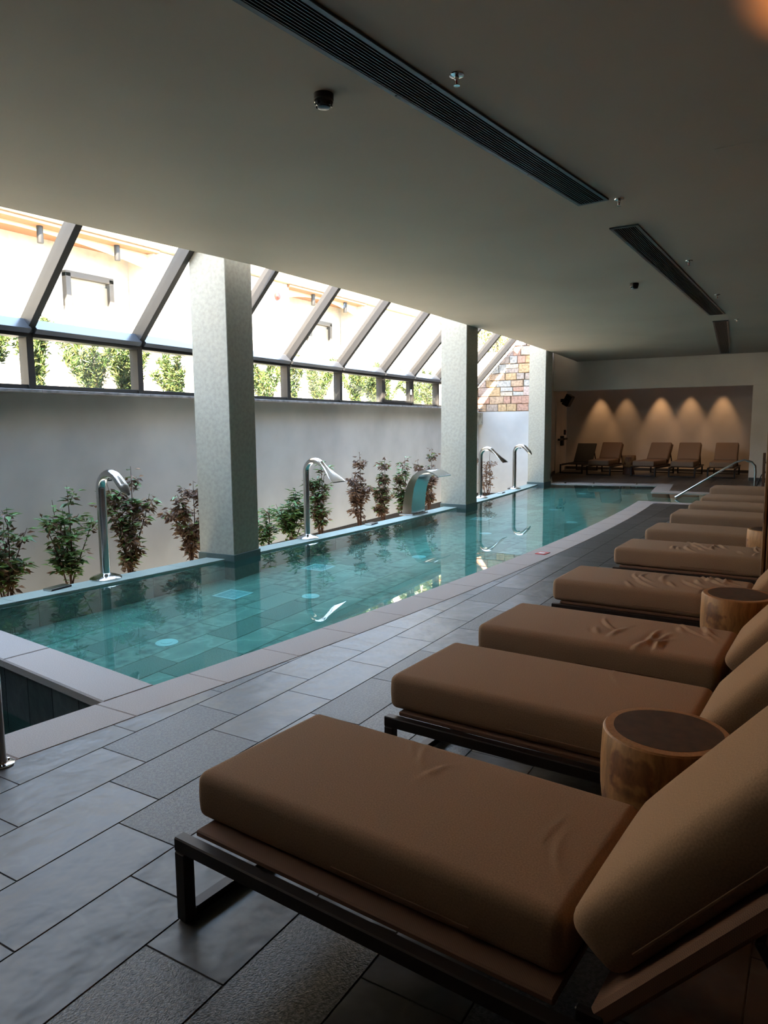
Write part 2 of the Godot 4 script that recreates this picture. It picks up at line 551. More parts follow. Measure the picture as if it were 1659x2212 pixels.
	structure("baseboard_jamb", boxmesh(Vector3(0.5, 0.08, 0.02), 0.003, Vector3(-1.21, 0.04, -20.49)), M.skirting)
	var d := Vector3(-0.85, 0, -2.95).normalized()
	var sk := begin()
	bar(sk, Vector3(-5.8, 0.045, -17.8), Vector3(-6.58, 0.045, -20.5), 0.03, 0.09)
	bar(sk, Vector3(-6.58, 0.045, -20.5), Vector3(-7.06, 0.045, -23.4), 0.03, 0.09)
	structure("baseboard_side", done(sk), M.skirting)
	# the plastered columns standing in the basin edge
	for c in COLUMNS:
		var col := Node3D.new(); col.name = numbered("wall_column"); add_child(col); tag(col, "", "", "", "structure")
		col.position = Vector3(c[0], 0, c[1]); col.rotation.y = c[2]
		part("shaft", boxmesh(Vector3(c[3], 4.6, c[4]), 0.006, Vector3(-c[3] * 0.5, 1.32, -c[4] * 0.5)), M.column, col)
		part("tile_band", boxmesh(Vector3(c[3] + 0.024, 1.05, c[4] + 0.024), 0.003, Vector3(-c[3] * 0.5, -0.47, -c[4] * 0.5)), M.band, col)

# ------------------------------------------------------------------ deck
var deck_poly := PackedVector2Array()

func deck():
	var z := 3.0
	while z > -14.0:
		deck_poly.append(Vector2(cop_out(z), z)); z -= 0.5
	deck_poly.append_array(PackedVector2Array([Vector2(cop_out(-14.05), -14.05), Vector2(-1.1, -14.05), Vector2(-1.1, -16.75), Vector2(-2.73, -16.75), Vector2(-2.94, -18.6), Vector2(-5.75, -17.95), Vector2(-6.6, -20.5), Vector2(-7.1, -23.5), Vector2(2.0, -23.5), Vector2(2.0, 3.0)]))
	var fl := Node3D.new(); fl.name = "floor"; add_child(fl); tag(fl, "", "", "", "structure")
	part("screed", prismmesh(deck_poly, -0.25, -0.003, 0.0), M.grout, fl)
	var tw := 0.3034; var tl := 0.6085; var gap := 0.004
	var full := boxmesh(Vector3(tw - gap, 0.02, tl - gap), 0.0015, Vector3(0, -0.01, 0))
	var rest := []
	for k in M.tiles.size(): rest.append(begin())
	var count := 0
	var todo := []
	for i in range(-16, 17):
		var x0 := -2.8124 + i * tw
		# each course is shifted by a third of a tile
		var off := -2.092 + 0.1985 * i
		for k in range(-12, 42):
			var z1 := off - k * tl
			z1 = off - k * tl
			var z0 := z1 - tl
			if z1 < -23.6 or z0 > 3.0: continue
			todo.append([Vector2(x0 + tw * 0.5, (z0 + z1) * 0.5), x0, z0, z1])
	for t in todo:
		var x0: float = t[1]
		var r := rect(x0 + gap * 0.5, t[2] + gap * 0.5, x0 + tw - gap * 0.5, t[3] - gap * 0.5)
		var cut := Geometry2D.intersect_polygons(r, deck_poly)
		if cut.is_empty(): continue
		var c: Vector2 = t[0]
		var v: int = rng.randi() % M.tiles.size()
		# courses that show as single tiles in the picture are parts of their own
		var seen := c.x < 0.75 and c.y < -0.35 and c.y > -11.6 and c.x > -3.4 and c.x > c.y * 1.8 and (c.x < -0.55 or c.y > -2.4)
		var whole := cut.size() == 1 and absf(absf(area2(cut[0])) - absf(area2(r))) < 1e-5
		if seen and count < 296:
			if whole:
				part("tile", full, M.tiles[v], fl, Vector3(c.x, 0, c.y))
				count += 1
			else:
				for p in cut:
					if absf(area2(p)) > 0.0008:
						part("tile", prismmesh(p, -0.02, 0.0, 0.0015), M.tiles[v], fl)
						count += 1
		else:
			for p in cut:
				if absf(area2(p)) > 0.0005: prism(rest[v], p, -0.02, 0.0, 0.001)
	for k in rest.size():
		var o := part("tile_field", done(rest[k]), M.tiles[k], fl)
		o.set_meta("kind", "stuff")
	print("deck tiles ", count)

# ------------------------------------------------------------------ pool
func basin_poly(grow := 0.0) -> PackedVector2Array:
	var p := PackedVector2Array()
	var g := grow
	p.append(Vector2(cop_in(-2.79) + g, -2.79 + g * 0.8))
	var z := -3.0
	while z > -14.2:
		p.append(Vector2(cop_in(z) + g, z)); z -= 0.5
	p.append_array(PackedVector2Array([Vector2(cop_in(-14.33) + g, -14.33 + g), Vector2(-1.4 + g, -14.33 + g), Vector2(-1.4 + g, -16.4 - g), Vector2(-3.03 + g, -16.4 - g), Vector2(-3.22 + g, -18.15 - g), Vector2(-5.66 - g, -17.58 - g)]))
	z = -17.0
	while z < -3.2:
		p.append(Vector2(led_in(z) - g, z)); z += 0.5
	p.append(Vector2(led_in(-3.1) - g, -3.12 + g * 0.8))
	return p

func small_basin(grow := 0.0) -> PackedVector2Array:
	var p := PackedVector2Array()
	var z := 2.4
	while z > -2.3:
		p.append(Vector2(cop_in(z) + grow, z)); z -= 0.4
	p.append(Vector2(cop_in(-2.5) + grow, -2.5 - grow))
	p.append(Vector2(led_in(-2.85) - grow, -2.84 - grow))
	z = -2.4
	while z < 2.5:
		p.append(Vector2(led_in(z) - grow, z)); z += 0.4
	return p

func strip_walls(s, poly: PackedVector2Array, y0: float, y1: float):
	poly = ccw(poly)
	for i in poly.size():
		var a := poly[i]; var b := poly[(i + 1) % poly.size()]
		quad(s, Vector3(a.x, y0, a.y), Vector3(b.x, y0, b.y), Vector3(b.x, y1, b.y), Vector3(a.x, y1, a.y))

func pool():
	var pl := Node3D.new(); pl.name = "floor_pool"; add_child(pl)
	tag(pl, "", "", "", "structure")
	var bp := basin_poly(); var sp := small_basin()
	var s := begin()
	strip_walls(s, bp, BED - 0.05, -0.03)
	strip_walls(s, sp, -1.3, -0.03)
	part("basin_wall", done(s), M.band, pl)
	part("basin_floor", prismmesh(bp, BED - 0.2, BED - 0.008, 0.0), M.bed_grout, pl)
	part("plunge_floor", prismmesh(sp, -1.5, -1.2, 0.0), M.band, pl)
	# floor tiles of the basin
	var tw := 0.3034; var tl := 0.6085; var gap := 0.008
	var full := boxmesh(Vector3(tw - gap, 0.012, tl - gap), 0.001, Vector3(0, BED - 0.006, 0))
	var rest := []
	for k in M.bed_tiles.size(): rest.append(begin())
	var count := 0
	for i in range(-14, 8):
		for k in range(0, 30):
			var x0 := -2.95 + i * tw
			var z1 := -2.2 + 0.2 * ((i + 30) % 3) - k * tl
			var r := rect(x0 + gap * 0.5, z1 - tl + gap * 0.5, x0 + tw - gap * 0.5, z1 - gap * 0.5)
			var cut := Geometry2D.intersect_polygons(r, bp)
			if cut.is_empty(): continue
			var v: int = rng.randi() % M.bed_tiles.size()
			var whole := cut.size() == 1 and absf(absf(area2(cut[0])) - absf(area2(r))) < 1e-5
			for p in cut:
				if absf(area2(p)) < 0.0015: continue
				if z1 > -13.0 and count < 280:
					if whole: part("basin_tile", full, M.bed_tiles[v], pl, Vector3(x0 + tw * 0.5, 0, z1 - tl * 0.5))
					else: part("basin_tile", prismmesh(p, BED - 0.012, BED, 0.001), M.bed_tiles[v], pl)
					count += 1
				else: prism(rest[v], p, BED - 0.012, BED, 0.001)
	for k in rest.size():
		var o := part("basin_tile_field", done(rest[k]), M.bed_tiles[k], pl)
		o.set_meta("kind", "stuff")
	print("basin tiles ", count)
	# upright tiles lining the planter side of the basin
	var z := -3.2
	var kk := 0
	while z > -17.0:
		var z2: float = z - 0.6
		for row in 2:
			var y0: float = BED if row == 0 else -0.49
			var sW := begin()
			bar(sW, Vector3(led_in(z) + 0.004, (y0 + y0 + 0.46) * 0.5, z - 0.003), Vector3(led_in(z2) + 0.004, (y0 + y0 + 0.46) * 0.5, z2 + 0.003), 0.012, 0.455, Vector3.UP, 0.001)
			part("wall_tile", done(sW), M.bed_tiles[(kk * 3 + row) % 6], pl)
		kk += 1
		z = z2
	# upright tiles on the plunge pool side of the dividing wall
	for i in 9:
		var t0 := i / 9.0; var t1 := (i + 1) / 9.0
		var A := Vector3(cop_in(-2.5), -0.24, -2.5); var Bv := Vector3(led_in(-2.85), -0.24, -2.84)
		var p0 := A.lerp(Bv, t0 + 0.001); var p1 := A.lerp(Bv, t1 - 0.001)
		for row in 2:
			var sW := begin()
			bar(sW, p0 + Vector3(0, -0.6 * row - 0.1, 0.012), p1 + Vector3(0, -0.6 * row - 0.1, 0.012), 0.02, 0.595, Vector3.UP, 0.001)
			part("wall_tile", done(sW), M.tiles[(i * 5 + row * 3) % 8], pl)
	# ledge on the planter side
	z = 2.4
	while z > -17.3:
		var z2: float = max(z - 0.6, -17.4)
		part("ledge_stone", prismmesh(PackedVector2Array([Vector2(led_in(z) + 0.012, z - 0.0015), Vector2(led_in(z2) + 0.012, z2 + 0.0015), Vector2(led_out(z2), z2 + 0.0015), Vector2(led_out(z), z - 0.0015)]), -0.05, 0.0, 0.003), M.ledge, pl)
		z = z2
	part("ledge_core", prismmesh(ledge_strip(), -1.3, -0.045, 0.0), M.band, pl)
	# coping along the deck
	z = 2.4
	while z > -13.9:
		var z2: float = z - 0.603
		if z2 < -13.7: z2 = -14.05
		var nose := 0.015
		var e2: float = z2
		part("coping_stone", prismmesh(PackedVector2Array([Vector2(cop_in(z) - nose, z - 0.0012), Vector2(cop_in(e2) - nose, e2 + 0.0012), Vector2(cop_out(e2), e2 + 0.0012), Vector2(cop_out(z), z - 0.0012)]), -0.06, 0.002, 0.005), M.coping, pl)
		z = z2
	# coping round the steps, the jog and the far end
	var runs := [
		[Vector2(cop_in(-14.05) - 0.015, -14.05), Vector2(-1.1, -14.05), Vector2(-1.1, -14.35), Vector2(cop_in(-14.35) - 0.015, -14.35), 3],
		[Vector2(-1.4, -14.352), Vector2(-1.1, -14.352), Vector2(-1.1, -16.39), Vector2(-1.4, -16.39), 3],
		[Vector2(-3.05, -16.38), Vector2(-1.1, -16.393), Vector2(-1.1, -16.75), Vector2(-2.73, -16.75), 3],
		[Vector2(-3.052, -16.385), Vector2(-2.732, -16.752), Vector2(-2.94, -18.6), Vector2(-3.24, -18.14), 3],
		[Vector2(-3.242, -18.135), Vector2(-2.942, -18.602), Vector2(-5.75, -17.95), Vector2(-5.68, -17.57), 4]]
	for r in runs:
		var n: int = r[4]
		var swap: bool = n == 3 and r[0].distance_to(r[1]) < r[1].distance_to(r[2])
		for k in n:
			var a := float(k) / n; var b := float(k + 1) / n - 0.002
			var q: PackedVector2Array
			if r[0].distance_to(r[1]) > r[1].distance_to(r[2]):
				q = PackedVector2Array([r[0].lerp(r[1], a), r[0].lerp(r[1], b), r[3].lerp(r[2], b), r[3].lerp(r[2], a)])
			else:
				q = PackedVector2Array([r[0].lerp(r[3], a), r[0].lerp(r[3], b), r[1].lerp(r[2], b), r[1].lerp(r[2], a)])
			part("coping_stone", prismmesh(q, -0.06, 0.002, 0.005), M.coping, pl)
	# dividing wall between the basins
	var f0 := Vector2(cop_in(-2.79) - 0.016, -2.79); var f1 := Vector2(led_in(-3.1) + 0.014, -3.115)
	var n0 := Vector2(cop_in(-2.5) - 0.016, -2.485); var n1 := Vector2(led_in(-2.85) + 0.014, -2.83)
	part("divider_core", prismmesh(PackedVector2Array([f0, f1, n1 + Vector2(0, -0.02), n0 + Vector2(0, -0.02)]), -1.3, -0.05, 0.0), M.band, pl)
	for k in 3:
		var a: float = [0.0, 0.44, 0.8][k]; var b: float = [0.439, 0.799, 1.0][k]
		part("coping_stone", prismmesh(PackedVector2Array([f0.lerp(f1, a), f0.lerp(f1, b), n0.lerp(n1, b) + Vector2(0, 0.02), n0.lerp(n1, a) + Vector2(0, 0.02)]), -0.05, 0.003, 0.009), M.coping, pl)
	# steps down from the deck
	for k in 3:
		part("step", boxmesh(Vector3(0.35, 0.25, 2.1), 0.01, Vector3(-1.55 - 0.34 * k, -0.34 - 0.2 * k, -15.36)), M.bed_tiles[k], pl)
	# floor grates and inlets
	for g in [[-5.15, -5.51], [-5.12, -6.98], [-4.98, -11.6]]:
		var gr := thing("floor_grate", "square white drain grate on the pool floor %s" % ["nearest the first column", "beyond the first column", "near the second column"][[-5.51, -6.98, -11.6].find(g[1])], "drain grate", Vector3(g[0], BED, g[1]), 0.05, "drain grates on the pool floor")
		var sf := begin()
		for e in [[0, 0.14], [0, -0.14]]:
			cbox(sf, Vector3(0, 0.008, e[1]), Vector3(0.31, 0.016, 0.03), 0.002)
			cbox(sf, Vector3(e[1], 0.008, 0), Vector3(0.03, 0.016, 0.25), 0.002)
		part("rim", done(sf), M.inlet, gr)
		part("plate", boxmesh(Vector3(0.262, 0.006, 0.262), 0.001, Vector3(0, 0.003, 0)), M.grate, gr)
		for k in 2:
			part("bar", boxmesh(Vector3(0.264, 0.012, 0.008), 0.001, Vector3(0, 0.006, -0.045 + 0.09 * k)), M.inlet, gr)
			part("bar", boxmesh(Vector3(0.008, 0.012, 0.264), 0.001, Vector3(-0.045 + 0.09 * k, 0.0065, 0)), M.inlet, gr)
	var nth := ["first", "second", "third", "fourth", "fifth", "sixth", "seventh"]
	var ni := -1
	for g in [[-4.59, -4.1], [-4.41, -5.87], [-4.35, -8.13], [-4.3, -10.2], [-3.47, -11.92], [-4.25, -13.37], [-4.58, -16.5]]:
		ni += 1
		var o := thing("floor_inlet", "round white inlet disc on the pool floor, %s along from the dividing coping" % nth[ni], "pool inlet", Vector3(g[0], BED, g[1]), 0.0, "inlet discs on the pool floor")
		part("flange", lathemesh([Vector2(0.095, 0.0), Vector2(0.092, 0.01), Vector2(0.07, 0.016), Vector2(0.0, 0.016)], 28), M.inlet, o)
		part("cap", lathemesh([Vector2(0.05, 0.012), Vector2(0.048, 0.024), Vector2(0.0, 0.027)], 24), M.inlet, o)
	# water
	var wp := basin_poly(0.02)
	for c in COLUMNS:
		var hole := PackedVector2Array()
		for k in [[0.011, 0.011], [-c[3] - 0.2, 0.011], [-c[3] - 0.2, -c[4] - 0.011], [0.011, -c[4] - 0.011]]:
			var q := Vector3(c[0], 0, c[1]) + Basis(Vector3.UP, c[2]) * Vector3(k[0], 0, k[1])
			hole.append(Vector2(q.x, q.z))
		var cutw := Geometry2D.clip_polygons(wp, hole)
		var best := 0.0
		for p in cutw:
			if absf(area2(p)) > best:
				best = absf(area2(p)); wp = p
	solo("pool_water", prismmesh(wp, BED - 0.03, WATER, 0.0, 0, true), M.water, "clear still teal water filling the long curved pool", "water", Vector3.ZERO, "", "stuff")
	solo("plunge_water", prismmesh(small_basin(0.02), -1.22, -0.36, 0.0, 0, true), M.water, "lower still water in the small basin beyond the dividing coping", "water", Vector3.ZERO, "", "stuff")

func ledge_strip() -> PackedVector2Array:
	var p := PackedVector2Array()
	var z := 2.4
	while z > -17.4:
		p.append(Vector2(led_in(z) - 0.001, z)); z -= 0.6
	z += 0.6
	while z < 2.5:
		p.append(Vector2(led_out(z) + 0.01, z)); z += 0.6
	return p

# ------------------------------------------------------------------ glazing
const POSTS := [-0.3, -1.65, -3.05, -4.48, -5.91, -7.41, -8.9, -10.45, -12.0, -13.32, -14.65, -15.95, -17.12]

func glazing():
	var w1 := Node3D.new(); w1.name = "window_1"; add_child(w1); tag(w1, "", "", "", "structure")
	var w2 := Node3D.new(); w2.name = "window_2"; add_child(w2); tag(w2, "", "", "", "structure")
	var sl := Node3D.new(); sl.name = "trim_2"; add_child(sl); tag(sl, "", "", "", "structure")
	var rise := 1.06
	var inn := 0.03
	for i in POSTS.size():
		var z: float = POSTS[i]
		var x: float = wall_x(z) - 0.06
		part("post", boxmesh(Vector3(0.14, 0.62, 0.075), 0.004, Vector3(x, 2.19, z)), M.alu, w1)
		# rafter
		var xe: float = edge_x(z) + 0.1
		var run: float = xe - x
		var a := Vector3(x, 2.47, z); var b := Vector3(xe, 2.47 + run * rise, z)
		var s := begin()
		bar(s, a, b, 0.075, 0.16, Vector3(-1, 1, 0).normalized())
		part("rafter", done(s), M.alu, w2)
		if i == POSTS.size() - 1: break
		var z2: float = POSTS[i + 1]; var x2: float = wall_x(z2) - 0.06
		var p0 := Vector3(x, 0, z); var p1 := Vector3(x2, 0, z2)
		# sill, bottom rail, transom
		for r in [["rail", 1.895, 0.05, 0.1, M.alu_dark, 0.0], ["transom", 2.435, 0.1, 0.15, M.alu_dark, 0.0]]:
			s = begin()
			bar(s, p0 + Vector3(0, r[1], -0.0275), p1 + Vector3(0, r[1], 0.0275), r[3], r[2])
			part(r[0], done(s), r[4], w1)
		s = begin()
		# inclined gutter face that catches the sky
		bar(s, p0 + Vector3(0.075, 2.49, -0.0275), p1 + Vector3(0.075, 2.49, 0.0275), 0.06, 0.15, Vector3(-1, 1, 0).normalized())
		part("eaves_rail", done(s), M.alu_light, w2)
		s = begin()
		bar(s, p0 + Vector3(0.06, 1.852, -0.001), p1 + Vector3(0.06, 1.852, 0.001), 0.3, 0.03)
		part("sill_stone", done(s), M.sill, sl)
		# panes
		s = begin()
		quad(s, p0 + Vector3(-0.01, 1.9, -0.02), p1 + Vector3(-0.01, 1.9, 0.02), p1 + Vector3(-0.01, 2.42, 0.02), p0 + Vector3(-0.01, 2.42, -0.02))
		part("pane", done(s), M.glass, w1)
		s = begin()
		var q0 := Vector3(x + 0.03, 2.53, z - 0.02); var q1 := Vector3(x2 + 0.03, 2.53, z2 + 0.02)
		var e0 := Vector3(edge_x(z) + 0.08, 0, z - 0.02); var e1 := Vector3(edge_x(z2) + 0.08, 0, z2 + 0.02)
		e0.y = 2.53 + (e0.x - q0.x) * rise; e1.y = 2.53 + (e1.x - q1.x) * rise
		quad(s, q1, e1, e0, q0)
		part("pane", done(s), M.glass, w2)
		# one opening light with its own inner frame
		if i == 8:
			s = begin()
			bar(s, p0 + Vector3(0.02, 1.945, -0.03), p1 + Vector3(0.02, 1.945, 0.03), 0.09, 0.05)
			bar(s, p0 + Vector3(0.02, 2.39, -0.03), p1 + Vector3(0.02, 2.39, 0.03), 0.09, 0.05)
			cbox(s, p0 + Vector3(0.02, 2.17, -0.06), Vector3(0.09, 0.4, 0.06), 0.003)
			cbox(s, p1 + Vector3(0.02, 2.17, 0.09), Vector3(0.09, 0.4, 0.08), 0.003)
			part("sash", done(s), M.alu_dark, w1)
			part("handle", boxmesh(Vector3(0.03, 0.11, 0.03), 0.006, p1 + Vector3(0.08, 2.15, 0.1)), M.white, w1)
	# beam carrying the top of the rafters
	var bm := begin()
	for i in EDGE.size() - 2:
		bar(bm, Vector3(EDGE[i][1] + 0.16, 4.0, EDGE[i][0]), Vector3(EDGE[i + 1][1] + 0.16, 4.0, EDGE[i + 1][0]), 0.2, 0.9)
	structure("wall_beam", done(bm), M.ceiling)

# ------------------------------------------------------------------ lounge recess at the far end
func alcove():
	var xs := [-6.0, -5.2, -4.18, -3.33, -2.45]
	for i in 5:
		var zc := -23.18
		var o := thing("recess_downlight", "small warm downlight washing the recess back wall, %s from the fire door side" % ["first", "second", "third", "fourth", "fifth"][i], "downlight", Vector3(xs[i], 2.87, zc), 0.0, "downlights over the recess back wall")
		part("ring", lathemesh([Vector2(0.045, -0.012), Vector2(0.06, -0.012), Vector2(0.062, 0.0), Vector2(0.045, 0.004)], 20), M.white, o)
		var em := mat(Color(1.0, 0.8, 0.55), 0.5)
		em.emission_enabled = true
		em.emission = Color(1.0, 0.68, 0.38)
		em.emission_energy_multiplier = 4.0
		part("lamp", lathemesh([Vector2(0.042, 0.0), Vector2(0.03, -0.004), Vector2(0.0, -0.006)], 16), em, o)
		var l := SpotLight3D.new()
		l.name = "spot"
		l.light_color = Color(1.0, 0.79, 0.57)
		l.light_energy = [1.5, 0.9, 1.9, 1.5, 1.5][i]
		l.spot_angle = 25.0
		l.spot_angle_attenuation = 0.7
		l.spot_range = 12.0
		l.light_size = 0.03
		l.shadow_enabled = true
		o.add_child(l)
		l.position = Vector3(0, -0.02, 0)
		l.basis = Basis.looking_at(Vector3(0, -1, -0.06), Vector3.BACK)
	for i in 3:  # unseen fill spots, added to brighten the recess loungers
		var o := thing("added_lounge_fill", "added unseen warm fill spot above the recess loungers, %s from the fire door side" % ["first", "second", "third"][i], "downlight", Vector3([-5.3, -3.6, -2.2][i], 2.87, -21.0), 0.0, "added fill spots above the recess loungers")
		part("ring", lathemesh([Vector2(0.045, -0.012), Vector2(0.06, -0.012), Vector2(0.062, 0.0), Vector2(0.045, 0.004)], 20), M.white, o)
		var em := mat(Color(1.0, 0.8, 0.55), 0.5)
		em.emission_enabled = true
		em.emission = Color(1.0, 0.68, 0.38)
		em.emission_energy_multiplier = 4.0
		part("lamp", lathemesh([Vector2(0.042, 0.0), Vector2(0.03, -0.004), Vector2(0.0, -0.006)], 16), em, o)
		var l := SpotLight3D.new()
		l.name = "spot"
		l.light_color = Color(1.0, 0.82, 0.64)
		l.light_energy = 0.38
		l.spot_angle = 50.0
		l.spot_angle_attenuation = 0.8
		l.spot_range = 12.0
		l.light_size = 0.03
		l.shadow_enabled = true
		o.add_child(l)
		l.position = Vector3(0, -0.02, 0)
		l.basis = Basis.looking_at(Vector3(0, -1, -0.45), Vector3.BACK)
	for i in 5:  # fill spots added out of view, for warm bounce into the dim side
		var z: float = [-1.6, -4.6, -7.6, -10.6, -13.6][i]
		var o := thing("added_wall_fill", "added warm fill spot out of view by the wall behind the loungers, %s from the end lounger" % ["first", "second", "third", "fourth", "fifth"][i], "downlight", Vector3(1.6, H, z), 0.0, "added fill spots over the wall behind the loungers")
		part("ring", lathemesh([Vector2(0.045, -0.012), Vector2(0.06, -0.012), Vector2(0.062, 0.0), Vector2(0.045, 0.004)], 20), M.white, o)
		var em := mat(Color(1.0, 0.8, 0.55), 0.5)
		em.emission_enabled = true
		em.emission = Color(1.0, 0.68, 0.38)
		em.emission_energy_multiplier = 4.0
		part("lamp", lathemesh([Vector2(0.042, 0.0), Vector2(0.03, -0.004), Vector2(0.0, -0.006)], 16), em, o)
		var l := SpotLight3D.new()
		l.name = "spot"
		l.light_color = Color(1.0, 0.76, 0.52)
		l.light_energy = 2.4
		l.spot_angle = 30.0
		l.spot_angle_attenuation = 0.7
		l.spot_range = 12.0
		l.light_size = 0.03
		l.shadow_enabled = true
		o.add_child(l)
		l.position = Vector3(0, -0.02, 0)
		l.basis = Basis.looking_at(Vector3(0.12, -1, 0), Vector3.BACK)
	# the uplight on the near wall whose pool of light shows on the ceiling
	var u := thing("wall_uplight", "warm wall lamp throwing a pool of light on the ceiling", "wall lamp", Vector3(0.44, 2.3, -3.5))
	part("arm", boxmesh(Vector3(1.6, 0.03, 0.03), 0.004, Vector3(0.8, -0.05, 0)), M.black, u)
	part("cup", lathemesh([Vector2(0.0, -0.09), Vector2(0.05, -0.08), Vector2(0.06, 0.0), Vector2(0.052, 0.0), Vector2(0.045, -0.06)], 20), M.black, u)
	var em2 := mat(Color(1.0, 0.8, 0.55), 0.5)
	em2.emission_enabled = true
	em2.emission = Color(1.0, 0.68, 0.38)
	em2.emission_energy_multiplier = 4.0
	part("lamp", lathemesh([Vector2(0.04, -0.03), Vector2(0.03, -0.022), Vector2(0.0, -0.02)], 16), em2, u)
	var l2 := SpotLight3D.new()
	l2.name = "spot"
	l2.light_color = Color(1.0, 0.62, 0.34)
	l2.light_energy = 3.6
	l2.spot_angle = 44.0
	l2.spot_angle_attenuation = 0.5
	l2.spot_range = 8.0
	l2.light_size = 0.03
	l2.shadow_enabled = true
	u.add_child(l2)
	l2.position = Vector3(0, -0.01, 0)
	l2.basis = Basis.looking_at(Vector3(0, 1, 0), Vector3.BACK)
	# fire door in the side wall with its push bars
	var dv := Vector3(-0.5, 0, -3.1).normalized()
	var dn := Node3D.new(); dn.name = "door_1"; add_child(dn); tag(dn, "", "", "", "structure")
	dn.position = Vector3(-6.6, 0, -20.5); dn.rotation.y = atan2(-dv.x, -dv.z)
	# local -z runs along the wall, +x faces the room
	part("leaf", boxmesh(Vector3(0.04, 2.1, 0.95), 0.004, Vector3(0.02, 1.05, -0.98)), M.header, dn)
	part("leaf", boxmesh(Vector3(0.04, 2.1, 0.95), 0.004, Vector3(0.02, 1.05, -1.96)), M.header, dn)
	part("push_bar", boxmesh(Vector3(0.07, 0.06, 0.7), 0.01, Vector3(0.1, 1.0, -0.98)), M.black, dn)
	part("push_bar", boxmesh(Vector3(0.07, 0.06, 0.7), 0.01, Vector3(0.1, 1.0, -1.96)), M.black, dn)
	part("latch_case", boxmesh(Vector3(0.09, 0.3, 0.09), 0.01, Vector3(0.08, 0.95, -1.38)), M.black, dn)
	part("latch_case", boxmesh(Vector3(0.09, 0.3, 0.09), 0.01, Vector3(0.08, 0.95, -1.56)), M.black, dn)
	# loudspeaker, small box, notice
	var sp := thing("loudspeaker", "black loudspeaker on a bracket high on the wall of the lounge recess", "loudspeaker", Vector3(-6.6, 2.16, -21.5), -0.2)
	part("bracket", boxmesh(Vector3(0.12, 0.1, 0.05), 0.005, Vector3(-0.02, 0, 0)), M.black, sp)
	part("cabinet", boxmesh(Vector3(0.2, 0.34, 0.22), 0.015, Vector3(0.16, 0, 0), Basis(Vector3(0, 0, 1), -0.5)), M.blackgloss, sp)
	part("grille", boxmesh(Vector3(0.01, 0.3, 0.18), 0.003, Vector3(0.16, 0, 0) + Basis(Vector3(0, 0, 1), -0.5) * Vector3(0.105, 0, 0), Basis(Vector3(0, 0, 1), -0.5)), M.black, sp)
	var cb := thing("call_box", "small dark call box on the wall beside the fire door", "box", Vector3(-6.9, 1.2, -22.6), dn.rotation.y)
	part("case", boxmesh(Vector3(0.06, 0.16, 0.1), 0.01, Vector3(0.03, 0, 0)), M.black, cb)
	part("button", boxmesh(Vector3(0.012, 0.04, 0.04), 0.003, Vector3(0.066, 0.02, 0)), M.red, cb)
	var nt := thing("wall_notice", "brown framed notice on the side wall just past the last column", "notice", Vector3(-5.97, 1.37, -18.35), atan2(0.85, 2.95))
	part("frame", boxmesh(Vector3(0.02, 0.3, 0.22), 0.004, Vector3(0.0, 0, 0)), M.darkwood, nt)
	part("sheet", boxmesh(Vector3(0.004, 0.25, 0.17), 0.001, Vector3(0.011, 0, 0)), mat(Color(0.4, 0.26, 0.2), 0.8), nt)

